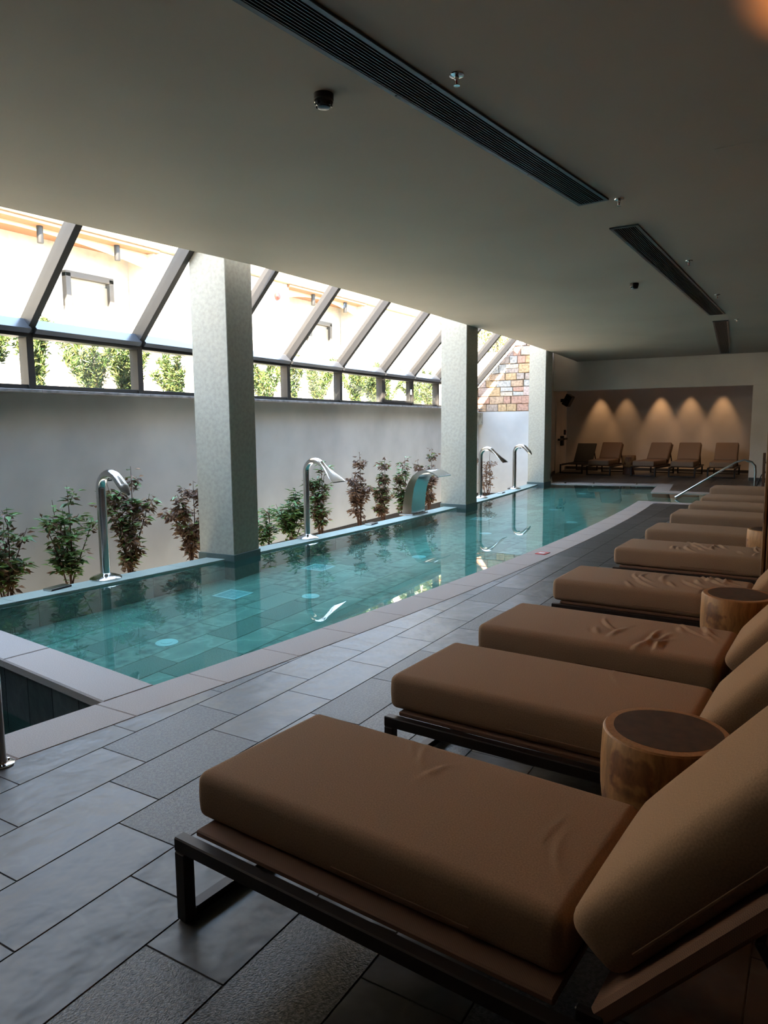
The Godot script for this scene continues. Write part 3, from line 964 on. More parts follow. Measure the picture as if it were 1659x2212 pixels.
# ------------------------------------------------------------------ outside
func outside():
	structure("ground", boxmesh(Vector3(60.0, 0.3, 90.0), 0.0, Vector3(-37.4, 1.62, -20.0)), M.paving)
	structure("ground_far", boxmesh(Vector3(60.0, 0.3, 60.0), 0.0, Vector3(5.0, 1.4, -54.0)), M.paving)
	# house across the court
	var v := thing("villa", "cream rendered house with deep door recesses seen through the glazing", "house", Vector3(-10.7, 1.77, 0))
	var top := 2.95
	var wall := func(z0: float, z1: float, y0: float, y1: float, x: float, m, nm := "wall"):
		return part(nm, boxmesh(Vector3(0.3, y1 - y0, absf(z1 - z0)), 0.01, Vector3(x - 0.15, (y0 + y1) * 0.5, (z0 + z1) * 0.5)), m, v)
	wall.call(3.0, -4.6, 0.0, top, 0.0, M.render_white)
	wall.call(-9.75, -13.6, 0.0, top, 0.0, M.render_white)
	wall.call(-16.9, -20.3, 0.0, top, 0.0, M.render_white)
	wall.call(-20.3, -21.2, 0.0, top, 0.12, M.render_cream, "pier")
	wall.call(3.0, -21.6, top, top + 0.95, 0.1, M.fascia, "upper_wall")
	for r in [[-4.6, -9.75, -8.36, -9.16], [-13.6, -16.9, -15.4, -16.2]]:
		wall.call(r[0], r[1], 0.0, top, -0.75, M.render_white, "recess_wall")
		for e in [[r[0], 1.0], [r[1], -1.0]]:
			part("reveal", boxmesh(Vector3(0.7, top, 0.1), 0.004, Vector3(-0.37, top * 0.5, e[0] - 0.03 * e[1])), M.render_white, v)
		part("soffit", boxmesh(Vector3(0.95, 0.06, absf(r[1] - r[0])), 0.004, Vector3(-0.4, top - 0.03, (r[0] + r[1]) * 0.5)), M.soffit, v)
		# curved hood hanging under the soffit in front of the recess
		var hood := PackedVector2Array([Vector2(r[0], top), Vector2(r[1], top)])
		for k in 13:
			var t := k / 12.0
			hood.append(Vector2(lerpf(r[1], r[0], t), top - 0.08 - 0.22 * pow(2.0 * t - 1.0, 2.0)))
		part("hood", prismmesh(hood, -0.3, -0.18, 0.0, 2, true), M.render_cream, v)
		var d := part("door", boxmesh(Vector3(0.05, 2.25, absf(r[3] - r[2])), 0.005, Vector3(-0.73, 1.13, (r[2] + r[3]) * 0.5)), M.door, v)
		part("handle", boxmesh(Vector3(0.05, 0.03, 0.12), 0.005, Vector3(-0.68, 1.05, r[2] - 0.1)), M.brushed, d)
		for e in [r[2] + 0.05, r[3] - 0.05]:
			part("door_frame", boxmesh(Vector3(0.12, 2.4, 0.1), 0.005, Vector3(-0.7, 1.2, e)), M.doorframe, v)
		part("door_frame", boxmesh(Vector3(0.12, 0.1, absf(r[3] - r[2]) + 0.2), 0.005, Vector3(-0.7, 2.38, (r[2] + r[3]) * 0.5)), M.doorframe, v)
	for z in [-7.43, -8.91, -14.7, -16.1]:
		part("porch_light", lathemesh([Vector2(0.0, -0.26), Vector2(0.045, -0.26), Vector2(0.05, -0.25), Vector2(0.05, 0.0)], 18, Vector3(-0.08, top - 0.06, z)), M.alu, v)
	var bell := part("alarm_bell", lathemesh([Vector2(0.0, 0.09), Vector2(0.05, 0.085), Vector2(0.085, 0.05), Vector2(0.09, 0.0)], 20), M.red, v, Vector3(0.0, 2.62, -13.2))
	bell.rotation.z = -PI / 2
	# garden wall, slope and a house beyond
	var gw := thing("garden_wall", "pale rendered garden wall beyond the glazed end of the hall", "wall", Vector3(-9.5, 1.77, -24.0))
	part("wall", boxmesh(Vector3(9.0, 2.1, 0.3), 0.02, Vector3(0, 1.05, 0)), M.render_cream, gw)
	part("cap", boxmesh(Vector3(9.1, 0.07, 0.4), 0.01, Vector3(0, 2.13, 0)), M.render_white, gw)
	var hs := begin(true)
	var f := FastNoiseLite.new(); f.seed = 4; f.frequency = 0.03
	var hp := func(i, j):
		var X: float = -75.0 + i * 3.5; var Z: float = -34.0 - j * 4.0
		return Vector3(X, 1.4 + 10.0 * (1.0 - exp(-j * 0.13)) + 2.2 * f.get_noise_2d(X * 1.6, Z * 1.6), Z)
	for i in 30:
		for j in 20:
			quad(hs, hp.call(i, j), hp.call(i + 1, j), hp.call(i + 1, j + 1), hp.call(i, j + 1))
	structure("ground_hill", done(hs), M.hill)
	var hh := thing("hillside_house", "small house with a red tiled roof on the slope", "house", Vector3(-22.5, 5.6, -44.0), 0.3)
	part("wall", boxmesh(Vector3(6.0, 3.0, 5.0), 0.03, Vector3(0, 1.5, 0)), M.render_cream, hh)
	var rp := PackedVector2Array([Vector2(-3.4, 3.0), Vector2(3.4, 3.0), Vector2(0, 4.4)])
	part("roof", prismmesh(rp, -2.8, 2.8, 0.0, 1, true), M.rooftile, hh)
	for k in 2:
		part("window", boxmesh(Vector3(0.9, 1.1, 0.08), 0.01, Vector3(-1.4 + 2.8 * k, 1.6, 2.52)), M.alu_dark, hh)
	# shrubs against the strip window
	var sh := [[-3.75, 0.95], [-4.4, 0.8], [-5.2, 0.95], [-5.85, 0.75], [-6.45, 0.78], [-7.5, 0.7], [-9.3, 0.75], [-10.2, 0.85], [-11.2, 0.85], [-12.2, 0.8], [-13.15, 0.85], [-14.0, 1.0], [-15.0, 0.95], [-16.1, 1.0]]
	var hedge := ["narrow-leaved shrub outside the strip window, first of the dense clump before the first column", "narrow-leaved shrub outside the strip window, second of the dense clump before the first column", "narrow-leaved shrub outside the strip window, third of the dense clump before the first column", "narrow-leaved shrub outside the strip window, last of the dense clump before the first column",
		"loose narrow-leaved shrub outside the strip window right before the first column", "low narrow-leaved shrub outside the window behind the first column", "narrow-leaved shrub outside, first of the hedge between first and second columns", "narrow-leaved shrub outside, second of the hedge between first and second columns", "narrow-leaved shrub outside, third of the hedge between first and second columns", "narrow-leaved shrub outside, fourth of the hedge, behind the opening window sash", "narrow-leaved shrub outside, fifth of the hedge, just past the opening window sash", "narrow-leaved shrub outside, last of the hedge before the second column",
		"narrow-leaved shrub outside, first one past the second column", "narrow-leaved shrub outside, next to the stone end wall"]
	for i in sh.size():
		bush("window_shrub", hedge[i], "shrub", Vector3(wall_x(sh[i][0]) - 0.75 - 0.12 * (i % 3), 1.77, sh[i][0]), sh[i][1], 100 + i, [330, 420, 380][i % 3], [Color(0.05, 0.085, 0.02), Color(0.09, 0.12, 0.03), Color(0.15, 0.15, 0.04), Color(0.03, 0.055, 0.015)], "shrubs outside the strip window")
	# trees past the house
	var tr := [[-13.2, -25.5, 5.4, Color(0.072, 0.108, 0.036)], [-15.0, -27.0, 6.4, Color(0.135, 0.162, 0.045)], [-12.0, -29.5, 5.2, Color(0.162, 0.162, 0.045)], [-17.5, -31.0, 7.0, Color(0.063, 0.090, 0.045)], [-9.5, -31.0, 4.0, Color(0.135, 0.144, 0.054)], [-7.0, -33.0, 3.6, Color(0.090, 0.126, 0.045)]]
	var what := ["dark green tree standing just past the end of the cream house", "tall yellow-green tree behind the dark green one past the house", "olive tree with yellowing leaves before the slope", "tall blue-green tree in front of the hillside house", "low green tree above the pale garden wall", "small dense tree on the slope behind the garden wall"]
	for i in tr.size():
		tree(what[i], Vector3(tr[i][0], 1.6, tr[i][1]), tr[i][2], tr[i][3], 300 + i)

func leaf(s, at: Vector3, dir: Vector3, up: Vector3, l: float, w: float, c: Color):
	var side := dir.cross(up)
	if side.length() < 0.01: side = dir.cross(Vector3.RIGHT)
	side = side.normalized()
	var nrm := side.cross(dir)
	s.set_color(c)
	var a := at; var m := at + dir * l * 0.45; var e := at + dir * l - nrm * l * 0.12
	var p := m + side * w * 0.5 + nrm * w * 0.16; var q := m - side * w * 0.5 + nrm * w * 0.16
	tri(s, a, p, e); tri(s, a, e, q)

func rnd_dir(r: RandomNumberGenerator) -> Vector3:
	var y := r.randf_range(-1, 1); var a := r.randf() * TAU
	var k := sqrt(1 - y * y)
	return Vector3(cos(a) * k, y, sin(a) * k)

func bush(called, label, category, at: Vector3, h: float, sd: int, leaves: int, cols: Array, group: String):
	var r := RandomNumberGenerator.new(); r.seed = sd
	var o := thing(called, label, category, at, 0.0, group)
	var fs := begin()
	var tips := []
	for k in 9:
		var a := r.randf() * TAU; var sp := r.randf_range(0.1, 0.42)
		var pts := []
		var hh := h * r.randf_range(0.65, 1.1)
		for i in 6:
			var t := i / 5.0
			pts.append(Vector3(cos(a) * sp * pow(t, 1.3) + 0.03 * sin(7 * t + k), hh * t, sin(a) * sp * 1.25 * pow(t, 1.3) + 0.03 * cos(6 * t + k)))
		part("branch", tubemesh(pts, [0.009, 0.008, 0.006, 0.005, 0.004, 0.002], 5), M.stem, o)
		tips.append(pts)
	for n in leaves * 9:
		var pts = tips[r.randi() % tips.size()]
		var t := pow(r.randf(), 0.6) * 4.99
		var i := int(t)
		var p: Vector3 = pts[i].lerp(pts[i + 1], t - i)
		var d := (rnd_dir(r) + Vector3(0, 0.7, 0)).normalized()
		p += rnd_dir(r) * r.randf() * 0.07
		leaf(fs, p, d, rnd_dir(r), r.randf_range(0.06, 0.11), r.randf_range(0.014, 0.024), cols[r.randi() % cols.size()])
	var fo := part("foliage", done(fs), M.leaf, o)
	fo.set_meta("kind", "stuff")

func tree(label: String, at: Vector3, h: float, c: Color, sd: int):
	var r := RandomNumberGenerator.new(); r.seed = sd
	var o := thing("tree", label, "tree", at)
	part("trunk", tubemesh([Vector3(0, 0, 0), Vector3(0.05, h * 0.3, 0), Vector3(0, h * 0.6, 0.05), Vector3(0, h * 0.9, 0)], [0.14, 0.11, 0.07, 0.02], 8), M.stem, o)
	var fs := begin()
	var blobs := []
	for k in 16:
		var t := r.randf()
		var a := r.randf() * TAU
		var rad := h * 0.26 * (1.1 - t) * r.randf()
		blobs.append([Vector3(cos(a) * rad, h * (0.25 + 0.72 * t), sin(a) * rad), h * r.randf_range(0.08, 0.15)])
	for n in 1900:
		var b = blobs[r.randi() % blobs.size()]
		var p: Vector3 = b[0] + rnd_dir(r) * b[1] * pow(r.randf(), 0.4)
		var k := r.randf_range(0.6, 1.5)
		leaf(fs, p, rnd_dir(r), rnd_dir(r), r.randf_range(0.1, 0.2), r.randf_range(0.05, 0.1), Color(c.r * k, c.g * k, c.b * k))
	var fo := part("foliage", done(fs), M.leaf, o)
	fo.set_meta("kind", "stuff")

# ------------------------------------------------------------------ ceiling fittings
func ceiling_fittings():
	var V := [[Vector2(-2.27, 0.2), Vector2(-1.594, -5.85), "long dark slot air grille in the ceiling above the end lounger"], [Vector2(-1.555, -6.69), Vector2(-1.49, -12.84), "middle dark slot air grille of the line along the ceiling"], [Vector2(-1.53, -13.7), Vector2(-2.1, -20.1), "last dark slot air grille of the line, next to the recess header"]]
	for v in V:
		var a: Vector2 = v[0]; var b: Vector2 = v[1]
		var d := b - a
		var L := d.length()
		var o := thing("air_grille", v[2], "air grille", Vector3((a.x + b.x) * 0.5, H, (a.y + b.y) * 0.5), atan2(-d.x, -d.y), "slot air grilles in the ceiling")
		var wd := 0.245
		part("backing", boxmesh(Vector3(wd - 0.02, 0.004, L - 0.02), 0.001, Vector3(0, -0.003, 0)), M.black, o)
		for sx in [-1, 1]:
			part("flange", boxmesh(Vector3(0.03, 0.014, L), 0.002, Vector3(sx * (wd * 0.5 - 0.015), -0.008, 0)), M.vent, o)
			part("flange", boxmesh(Vector3(wd, 0.014, 0.03), 0.002, Vector3(0, -0.0085, sx * (L * 0.5 - 0.015))), M.vent, o)
		for k in 10:
			part("slat", boxmesh(Vector3(0.0055, 0.012, L - 0.06), 0.001, Vector3(-0.0825 + k * 0.01833, -0.011, 0)), M.vent, o)
		var n := int(L / 1.5)
		for k in n:
			for sx in [-1, 1]:
				part("screw", lathemesh([Vector2(0.0, -0.003), Vector2(0.005, -0.002), Vector2(0.006, 0.0)], 10, Vector3(sx * (wd * 0.5 - 0.015), -0.015, -L * 0.5 + (k + 0.6) * L / n)), M.black, o)
	var D := [[Vector3(-2.3, H, -3.26), "black domed smoke detector on the ceiling by the long air grille"], [Vector3(-2.05, H, -9.47), "black domed smoke detector on the ceiling by the middle air grille"]]
	for d in D:
		var o := thing("smoke_detector", d[1], "smoke detector", d[0], 0.0, "smoke detectors on the ceiling")
		part("base", lathemesh([Vector2(0.052, 0.0), Vector2(0.052, -0.028), Vector2(0.048, -0.032), Vector2(0.0, -0.032)], 32), M.black, o)
		part("chamber", lathemesh([Vector2(0.05, -0.032), Vector2(0.049, -0.042), Vector2(0.034, -0.058), Vector2(0.0, -0.06)], 32), M.blackgloss, o)
		part("cap", lathemesh([Vector2(0.034, -0.055), Vector2(0.032, -0.066), Vector2(0.024, -0.069), Vector2(0.0, -0.069)], 24), M.vent, o)
		for k in 8:
			var an := TAU * k / 8
			part("rib", boxmesh(Vector3(0.004, 0.026, 0.012), 0.001, Vector3(cos(an) * 0.043, -0.047, sin(an) * 0.043), Basis(Vector3.UP, -an)), M.blackgloss, o)
	var S := [[-1.62, -3.43], [-1.41, -5.9], [-1.28, -8.48], [-1.27, -10.9], [-1.28, -13.7]]
	for i in S.size():
		var o := thing("sprinkler_head", "chrome pendent sprinkler head with red bulb, %s in line from the end lounger" % ["first", "second", "third", "fourth", "fifth"][i], "sprinkler", Vector3(S[i][0], H, S[i][1]), 0.3 * i, "sprinkler heads along the ceiling")
		part("escutcheon", lathemesh([Vector2(0.038, 0.0), Vector2(0.036, -0.006), Vector2(0.016, -0.012), Vector2(0.0, -0.012)], 24), M.steel, o)
		part("body", lathemesh([Vector2(0.012, -0.008), Vector2(0.012, -0.022), Vector2(0.008, -0.026), Vector2(0.0, -0.026)], 12), M.steel, o)
		part("bulb", lathemesh([Vector2(0.0, -0.024), Vector2(0.0035, -0.027), Vector2(0.0035, -0.044), Vector2(0.0, -0.047)], 10), M.redglass, o)
		for sx in [-1, 1]:
			part("arm", tubemesh([Vector3(sx * 0.009, -0.022, 0), Vector3(sx * 0.011, -0.035, 0), Vector3(sx * 0.003, -0.05, 0)], 0.0018, 6), M.steel, o)
		part("deflector", lathemesh([Vector2(0.0, -0.05), Vector2(0.016, -0.0505), Vector2(0.016, -0.053), Vector2(0.0, -0.054)], 16), M.steel, o)
	var ac := thing("access_panel", "flush ceiling access panel outlined by a thin joint", "panel", Vector3(-0.42, H, -5.35))
	part("leaf", boxmesh(Vector3(0.48, 0.004, 0.36), 0.001, Vector3(0, -0.0015, 0)), M.ceiling, ac)

# ------------------------------------------------------------------ spouts, rails
func spout(label: String, base: Vector3, turn: float, kind: String, r: float, top: float):
	var o := thing("water_spout", label, "water spout", base, turn, "steel water spouts on the pool ledge")
	part("flange", lathemesh([Vector2(0.15, 0.0), Vector2(0.152, 0.012), Vector2(0.14, 0.024), Vector2(0.09, 0.045), Vector2(r + 0.004, 0.056), Vector2(r, 0.06)], 36), M.steel, o)
	var R := 0.15
	var yb := top - R - r
	var secs := [[Vector3(0, 0.04, 0), r, r], [Vector3(0, yb * 0.5, 0), r, r], [Vector3(0, yb, 0), r, r]]
	var turnd := 135.0 if kind == "jet" else 128.0
	for k in range(1, 13):
		var a := PI - deg_to_rad(turnd) * k / 12.0
		secs.append([Vector3(R + R * cos(a), yb + R * sin(a), 0), r, r])
	var e: Vector3 = secs[-1][0]
	var ang := deg_to_rad(90.0 - turnd)
	var d := Vector3(cos(ang), sin(ang), 0)
	if kind == "jet":
		secs.append([e + d * 0.1, r, r])
		var s := begin(true)
		sweep(s, secs, 20)
		part("pipe", done(s), M.steel, o)
		var s2 := begin(true)
		sweep(s2, [[e + d * 0.1, r * 1.01, r * 1.01], [e + d * 0.135, r * 1.01, r * 1.01], [e + d * 0.2, 0.016, 0.016]], 20)
		part("nozzle", done(s2), M.brushed, o)
		var s3 := begin(true)
		sweep(s3, [[e + d * 0.2, 0.014, 0.014], [e + d * 0.206, 0.014, 0.014]], 14)
		part("orifice", done(s3), M.black, o)
		part("air_button", lathemesh([Vector2(0.0, 0.0), Vector2(0.022, 0.002), Vector2(0.024, -0.012)], 16, Vector3(R * 0.9, yb + R - r - 0.01, 0)), M.band, o)
	else:
		var s := begin(true)
		sweep(s, secs, 20, Vector3(0, 0, 1))
		part("pipe", done(s), M.steel, o)
		var d2 := Vector3(cos(ang * 0.9), sin(ang * 0.9), 0)
		var fan := []
		for k in 9:
			var t := k / 8.0
			fan.append([e + d * (0.36 * t) + Vector3(0, -0.01 * t * t, 0), lerpf(r, 0.15, smoothstep(0.05, 1.0, t)), lerpf(r, 0.007, pow(t, 0.6))])
		var s2 := begin(true)
		sweep(s2, fan, 24, Vector3(0, 0, 1))
		part("fan_mouth", done(s2), M.steel, o)
		part("lip", boxmesh(Vector3(0.006, 0.009, 0.28), 0.002, fan[-1][0] + d * 0.003), M.black, o)

func water_fittings():
	spout("steel jet spout with a tapered nozzle on the ledge before the first column", Vector3(-5.985, 0, -4.61), 0.0, "jet", 0.046, 1.09)
	spout("steel spout with a flat fan mouth between the first column and the cascade", Vector3(-5.76, 0, -7.62), 0.0, "fan", 0.04, 1.075)
	spout("steel spout with a flat fan mouth just past the second column", Vector3(-5.8, 0, -13.47), 0.0, "fan", 0.04, 1.04)
	spout("steel jet spout with a tapered nozzle before the last column", Vector3(-5.93, 0, -15.72), 0.0, "jet", 0.042, 1.03)
	# arched cascade
	var c := thing("cascade_spout", "wide arched steel cascade spout beside the second column", "water spout", Vector3(-5.86, 0, -10.6), 0.0)
	var prof := PackedVector2Array([Vector2(0.0, 0.015), Vector2(0.02, 0.2), Vector2(0.055, 0.38), Vector2(0.11, 0.53), Vector2(0.19, 0.65), Vector2(0.29, 0.725), Vector2(0.39, 0.755), Vector2(0.49, 0.745), Vector2(0.58, 0.71), Vector2(0.67, 0.655),
		Vector2(0.665, 0.645), Vector2(0.57, 0.69), Vector2(0.49, 0.715), Vector2(0.41, 0.71), Vector2(0.33, 0.665), Vector2(0.27, 0.58), Vector2(0.225, 0.46), Vector2(0.195, 0.3), Vector2(0.18, 0.15), Vector2(0.175, 0.015)])
	var s := begin(true)
	# skin smooth, sides flat
	var n := prof.size()
	for i in n:
		var j := (i + 1) % n
		s.set_smooth_group(1 if i < 9 else (2 if i >= 10 and i < n - 1 else -1))
		quad(s, Vector3(prof[i].x, prof[i].y, 0.235), Vector3(prof[i].x, prof[i].y, -0.235), Vector3(prof[j].x, prof[j].y, -0.235), Vector3(prof[j].x, prof[j].y, 0.235))
	s.set_smooth_group(-1)
	var idx := Geometry2D.triangulate_polygon(prof)
	for k in range(0, idx.size(), 3):
		var a := prof[idx[k]]; var b := prof[idx[k + 1]]; var e := prof[idx[k + 2]]
		if (b - a).cross(e - a) < 0:
			var t := b; b = e; e = t
		tri(s, Vector3(a.x, a.y, 0.235), Vector3(b.x, b.y, 0.235), Vector3(e.x, e.y, 0.235))
		tri(s, Vector3(a.x, a.y, -0.235), Vector3(e.x, e.y, -0.235), Vector3(b.x, b.y, -0.235))
	part("shell", done(s), M.steel, c)
	part("base_plate", boxmesh(Vector3(0.26, 0.016, 0.54), 0.003, Vector3(0.09, 0.008, 0)), M.brushed, c)
	for k in 3:
		part("bolt", lathemesh([Vector2(0.012, 0.0), Vector2(0.012, 0.008), Vector2(0.0, 0.01)], 8, Vector3(0.2, 0.016, -0.2 + 0.2 * k)), M.steel, c)
	# low plates on the ledge
	var Pl := [[Vector3(-6.02, 0, -4.1), "grey touch plate on the ledge beside the jet spout"], [Vector3(-5.72, 0, -9.17), "grey touch plate on the ledge before the arched cascade"], [Vector3(-5.82, 0, -14.65), "grey touch plate on the ledge between the far spouts"]]
	for p in Pl:
		var o := thing("touch_plate", p[1], "plate", p[0], 0.12, "touch plates on the pool ledge")
		part("plate", boxmesh(Vector3(0.11, 0.02, 0.23), 0.003, Vector3(0, 0.01, 0)), M.brushed, o)
		part("edge", boxmesh(Vector3(0.006, 0.018, 0.225), 0.001, Vector3(0.056, 0.01, 0)), M.alu_dark, o)
	# handrail by the plunge pool
	var h := thing("plunge_handrail", "steel handrail post with a round floor flange by the small basin", "handrail", Vector3(-3.055, 0.0, -1.75), 0.0)
	part("post", tubemesh([Vector3(0, 0.0, 0), Vector3(0, 0.8, 0), Vector3(-0.03, 0.88, 0), Vector3(-0.1, 0.93, 0), Vector3(-0.2, 0.93, 0), Vector3(-0.9, 0.5, 0), Vector3(-1.1, 0.35, 0)], 0.022, 18), M.brushed, h)
	part("flange", lathemesh([Vector2(0.055, 0.0), Vector2(0.055, 0.006), Vector2(0.05, 0.009), Vector2(0.026, 0.011), Vector2(0.024, 0.016)], 28), M.steel, h)
	for k in 3:
		var a := TAU * k / 3 + 0.3
		part("bolt", lathemesh([Vector2(0.008, 0.0), Vector2(0.008, 0.008), Vector2(0.0, 0.01)], 6, Vector3(cos(a) * 0.04, 0.009, sin(a) * 0.04)), M.steel, h)
	# handrail at the steps
	var hr := thing("step_handrail", "long sloping steel handrail rising from the pool steps", "handrail", Vector3(-0.98, 0, -15.3), 0.0)
	part("rail", tubemesh([Vector3(0.0, 0.0, 0), Vector3(0.0, 0.55, 0), Vector3(-0.01, 0.66, 0), Vector3(-0.07, 0.735, 0), Vector3(-0.2, 0.77, 0), Vector3(-0.33, 0.73, 0), Vector3(-0.8, 0.42, 0), Vector3(-1.4, 0.004, 0)], 0.021, 14), M.steel, hr)
	part("flange", lathemesh([Vector2(0.055, 0.0), Vector2(0.055, 0.006), Vector2(0.026, 0.011), Vector2(0.022, 0.016)], 20, Vector3.ZERO), M.steel, hr)
	# bright studs on the far coping
	for x in [-5.35, -4.7, -3.72]:
		var zc: float = lerpf(-18.14, -17.57, (x + 3.24) / -2.44)
		solo("coping_stud", lathemesh([Vector2(0.03, 0.0), Vector2(0.028, 0.02), Vector2(0.015, 0.034), Vector2(0.0, 0.038)], 14), M.steel, "small polished stud on the far end coping %s" % {-5.35: "nearest the last column", -4.7: "between the two others", -3.72: "nearest the stepped corner"}[x], "stud", Vector3(x, 0.002, zc - 0.1), "studs on the far coping")

# ------------------------------------------------------------------ plants in the bed by the pool
func shrub(label: String, at: Vector3, h: float, sd: int, green: int, brown: int, spread: float, stems := 5):
	var r := RandomNumberGenerator.new(); r.seed = sd
	var o := thing("planter_shrub", label, "shrub", at, 0.0, "shrubs in the bed along the pool")
	var tips := []
	for k in stems:
		var a := TAU * k / stems + r.randf_range(-0.5, 0.5)
		var hh := h if k == 0 else h * r.randf_range(0.55, 0.9)
		var sp := spread * (0.25 if k == 0 else r.randf_range(0.6, 1.0))
		var pts := []
		for i in 7:
			var t := i / 6.0
			pts.append(Vector3(cos(a) * sp * t + 0.025 * sin(5 * t + k * 2.0), hh * t, sin(a) * sp * t + 0.025 * cos(4 * t + k)))
		part("stem", tubemesh(pts, [0.011, 0.01, 0.008, 0.007, 0.005, 0.004, 0.002], 6), M.stem, o)
		tips.append(pts)
		for b in 5:
			var i := r.randi_range(2, 5)
			var p: Vector3 = pts[i]
			var d := (rnd_dir(r) * Vector3(1, 0.3, 1) + Vector3(0, 0.6, 0)).normalized()
			var q := [p, p + d * 0.07, p + d * 0.14 + Vector3(0, 0.02, 0)]
			part("twig", tubemesh(q, [0.005, 0.004, 0.002], 5), M.stem, o)
			tips.append(q)
	for set_ in [["foliage", green, [Color(0.1, 0.2, 0.06), Color(0.16, 0.29, 0.1), Color(0.07, 0.13, 0.05), Color(0.22, 0.36, 0.17), Color(0.135, 0.162, 0.045)], true], ["dry_foliage", brown, [Color(0.16, 0.085, 0.055), Color(0.22, 0.12, 0.075), Color(0.11, 0.06, 0.045), Color(0.3, 0.18, 0.11)], false]]:
		if set_[1] == 0: continue
		var fs := begin()
		for n in set_[1]:
			var pts = tips[r.randi() % tips.size()]
			var m: int = pts.size() - 1
			var t := r.randf_range(0.24 if m > 3 else 0.1, 1.0) * (m - 0.001)
			var i := int(t)
			var p: Vector3 = pts[i].lerp(pts[i + 1], t - i)
			var a := r.randf() * TAU
			if set_[3]:
				var d := Vector3(cos(a), r.randf_range(-0.35, 0.6), sin(a)).normalized()
				p += d * r.randf_range(0.0, 0.05)
				leaf(fs, p, d, Vector3.UP, r.randf_range(0.07, 0.125), r.randf_range(0.038, 0.062), set_[2][r.randi() % 5])
			else:
				var d := Vector3(cos(a), r.randf_range(-1.0, 0.2), sin(a)).normalized()
				p += d * r.randf_range(0.0, 0.05)
				leaf(fs, p, d, rnd_dir(r), r.randf_range(0.05, 0.095), r.randf_range(0.024, 0.042), set_[2][r.randi() % 4])
		var fo := part(set_[0], done(fs), M.leaf, o)
		fo.set_meta("kind", "stuff")

func planting():
	var p := PackedVector2Array()
	var z := 2.5
	while z > -17.3:
		p.append(Vector2(led_out(z) + 0.002, z)); z -= 0.6
	z += 0.6
	p.append(Vector2(led_out(-17.29), -17.29)); p.append(Vector2(wall_x(-17.29), -17.29))
	while z < 2.6:
		p.append(Vector2(wall_x(z) + 0.001, z)); z += 0.6
	structure("ground_planter", prismmesh(p, -1.2, -0.28, 0.0), M.soil)
	var L := [
		["sprawling shrub with green and withered leaves at the start of the bed", -6.42, -3.85, 0.78, 120, 130, 0.28, 5],
		["green leafy shrub beside the jet spout before the first column", -6.45, -4.55, 0.93, 200, 60, 0.28, 6],
		["half withered tall shrub behind the jet spout", -6.45, -5.3, 1.08, 110, 300, 0.25, 6],
		["brown dried shrub just before the first column", -6.45, -6.22, 0.86, 25, 340, 0.24, 6],
		["low green shrub just past the first column", -6.4, -7.55, 0.42, 110, 10, 0.22, 4],
		["dense glossy green shrub behind the fan spout", -6.5, -8.25, 0.55, 330, 10, 0.26, 7],
		["tall mixed green shrub next to the fan spout", -6.5, -8.95, 1.0, 190, 190, 0.2, 5],
		["tall brown dried shrub near the touch plate before the cascade", -6.5, -10.05, 1.05, 0, 330, 0.17, 5],
		["reddish withered shrub with a few green tips before the cascade", -6.55, -10.9, 0.95, 70, 270, 0.2, 5],
		["slim green topped shrub next to the arched cascade", -6.5, -11.55, 0.92, 160, 130, 0.17, 5],
		["brown shrub with a thin green shoot behind the arched cascade", -6.45, -12.5, 1.05, 30, 330, 0.22, 6],
		["brown withered shrub against the end of the bed past the second column", -6.6, -14.4, 0.8, 0, 210, 0.18, 5],
		["sparse bare shrub with few brown leaves in front of the end wall", -6.5, -15.5, 0.95, 0, 90, 0.3, 4]]
	for i in L.size():
		var a = L[i]
		shrub(a[0], Vector3(a[1], -0.285, a[2]), a[3] + 0.27, 500 + i, int(a[4] * 2.6), int(a[5] * 3.4), a[6], a[7])

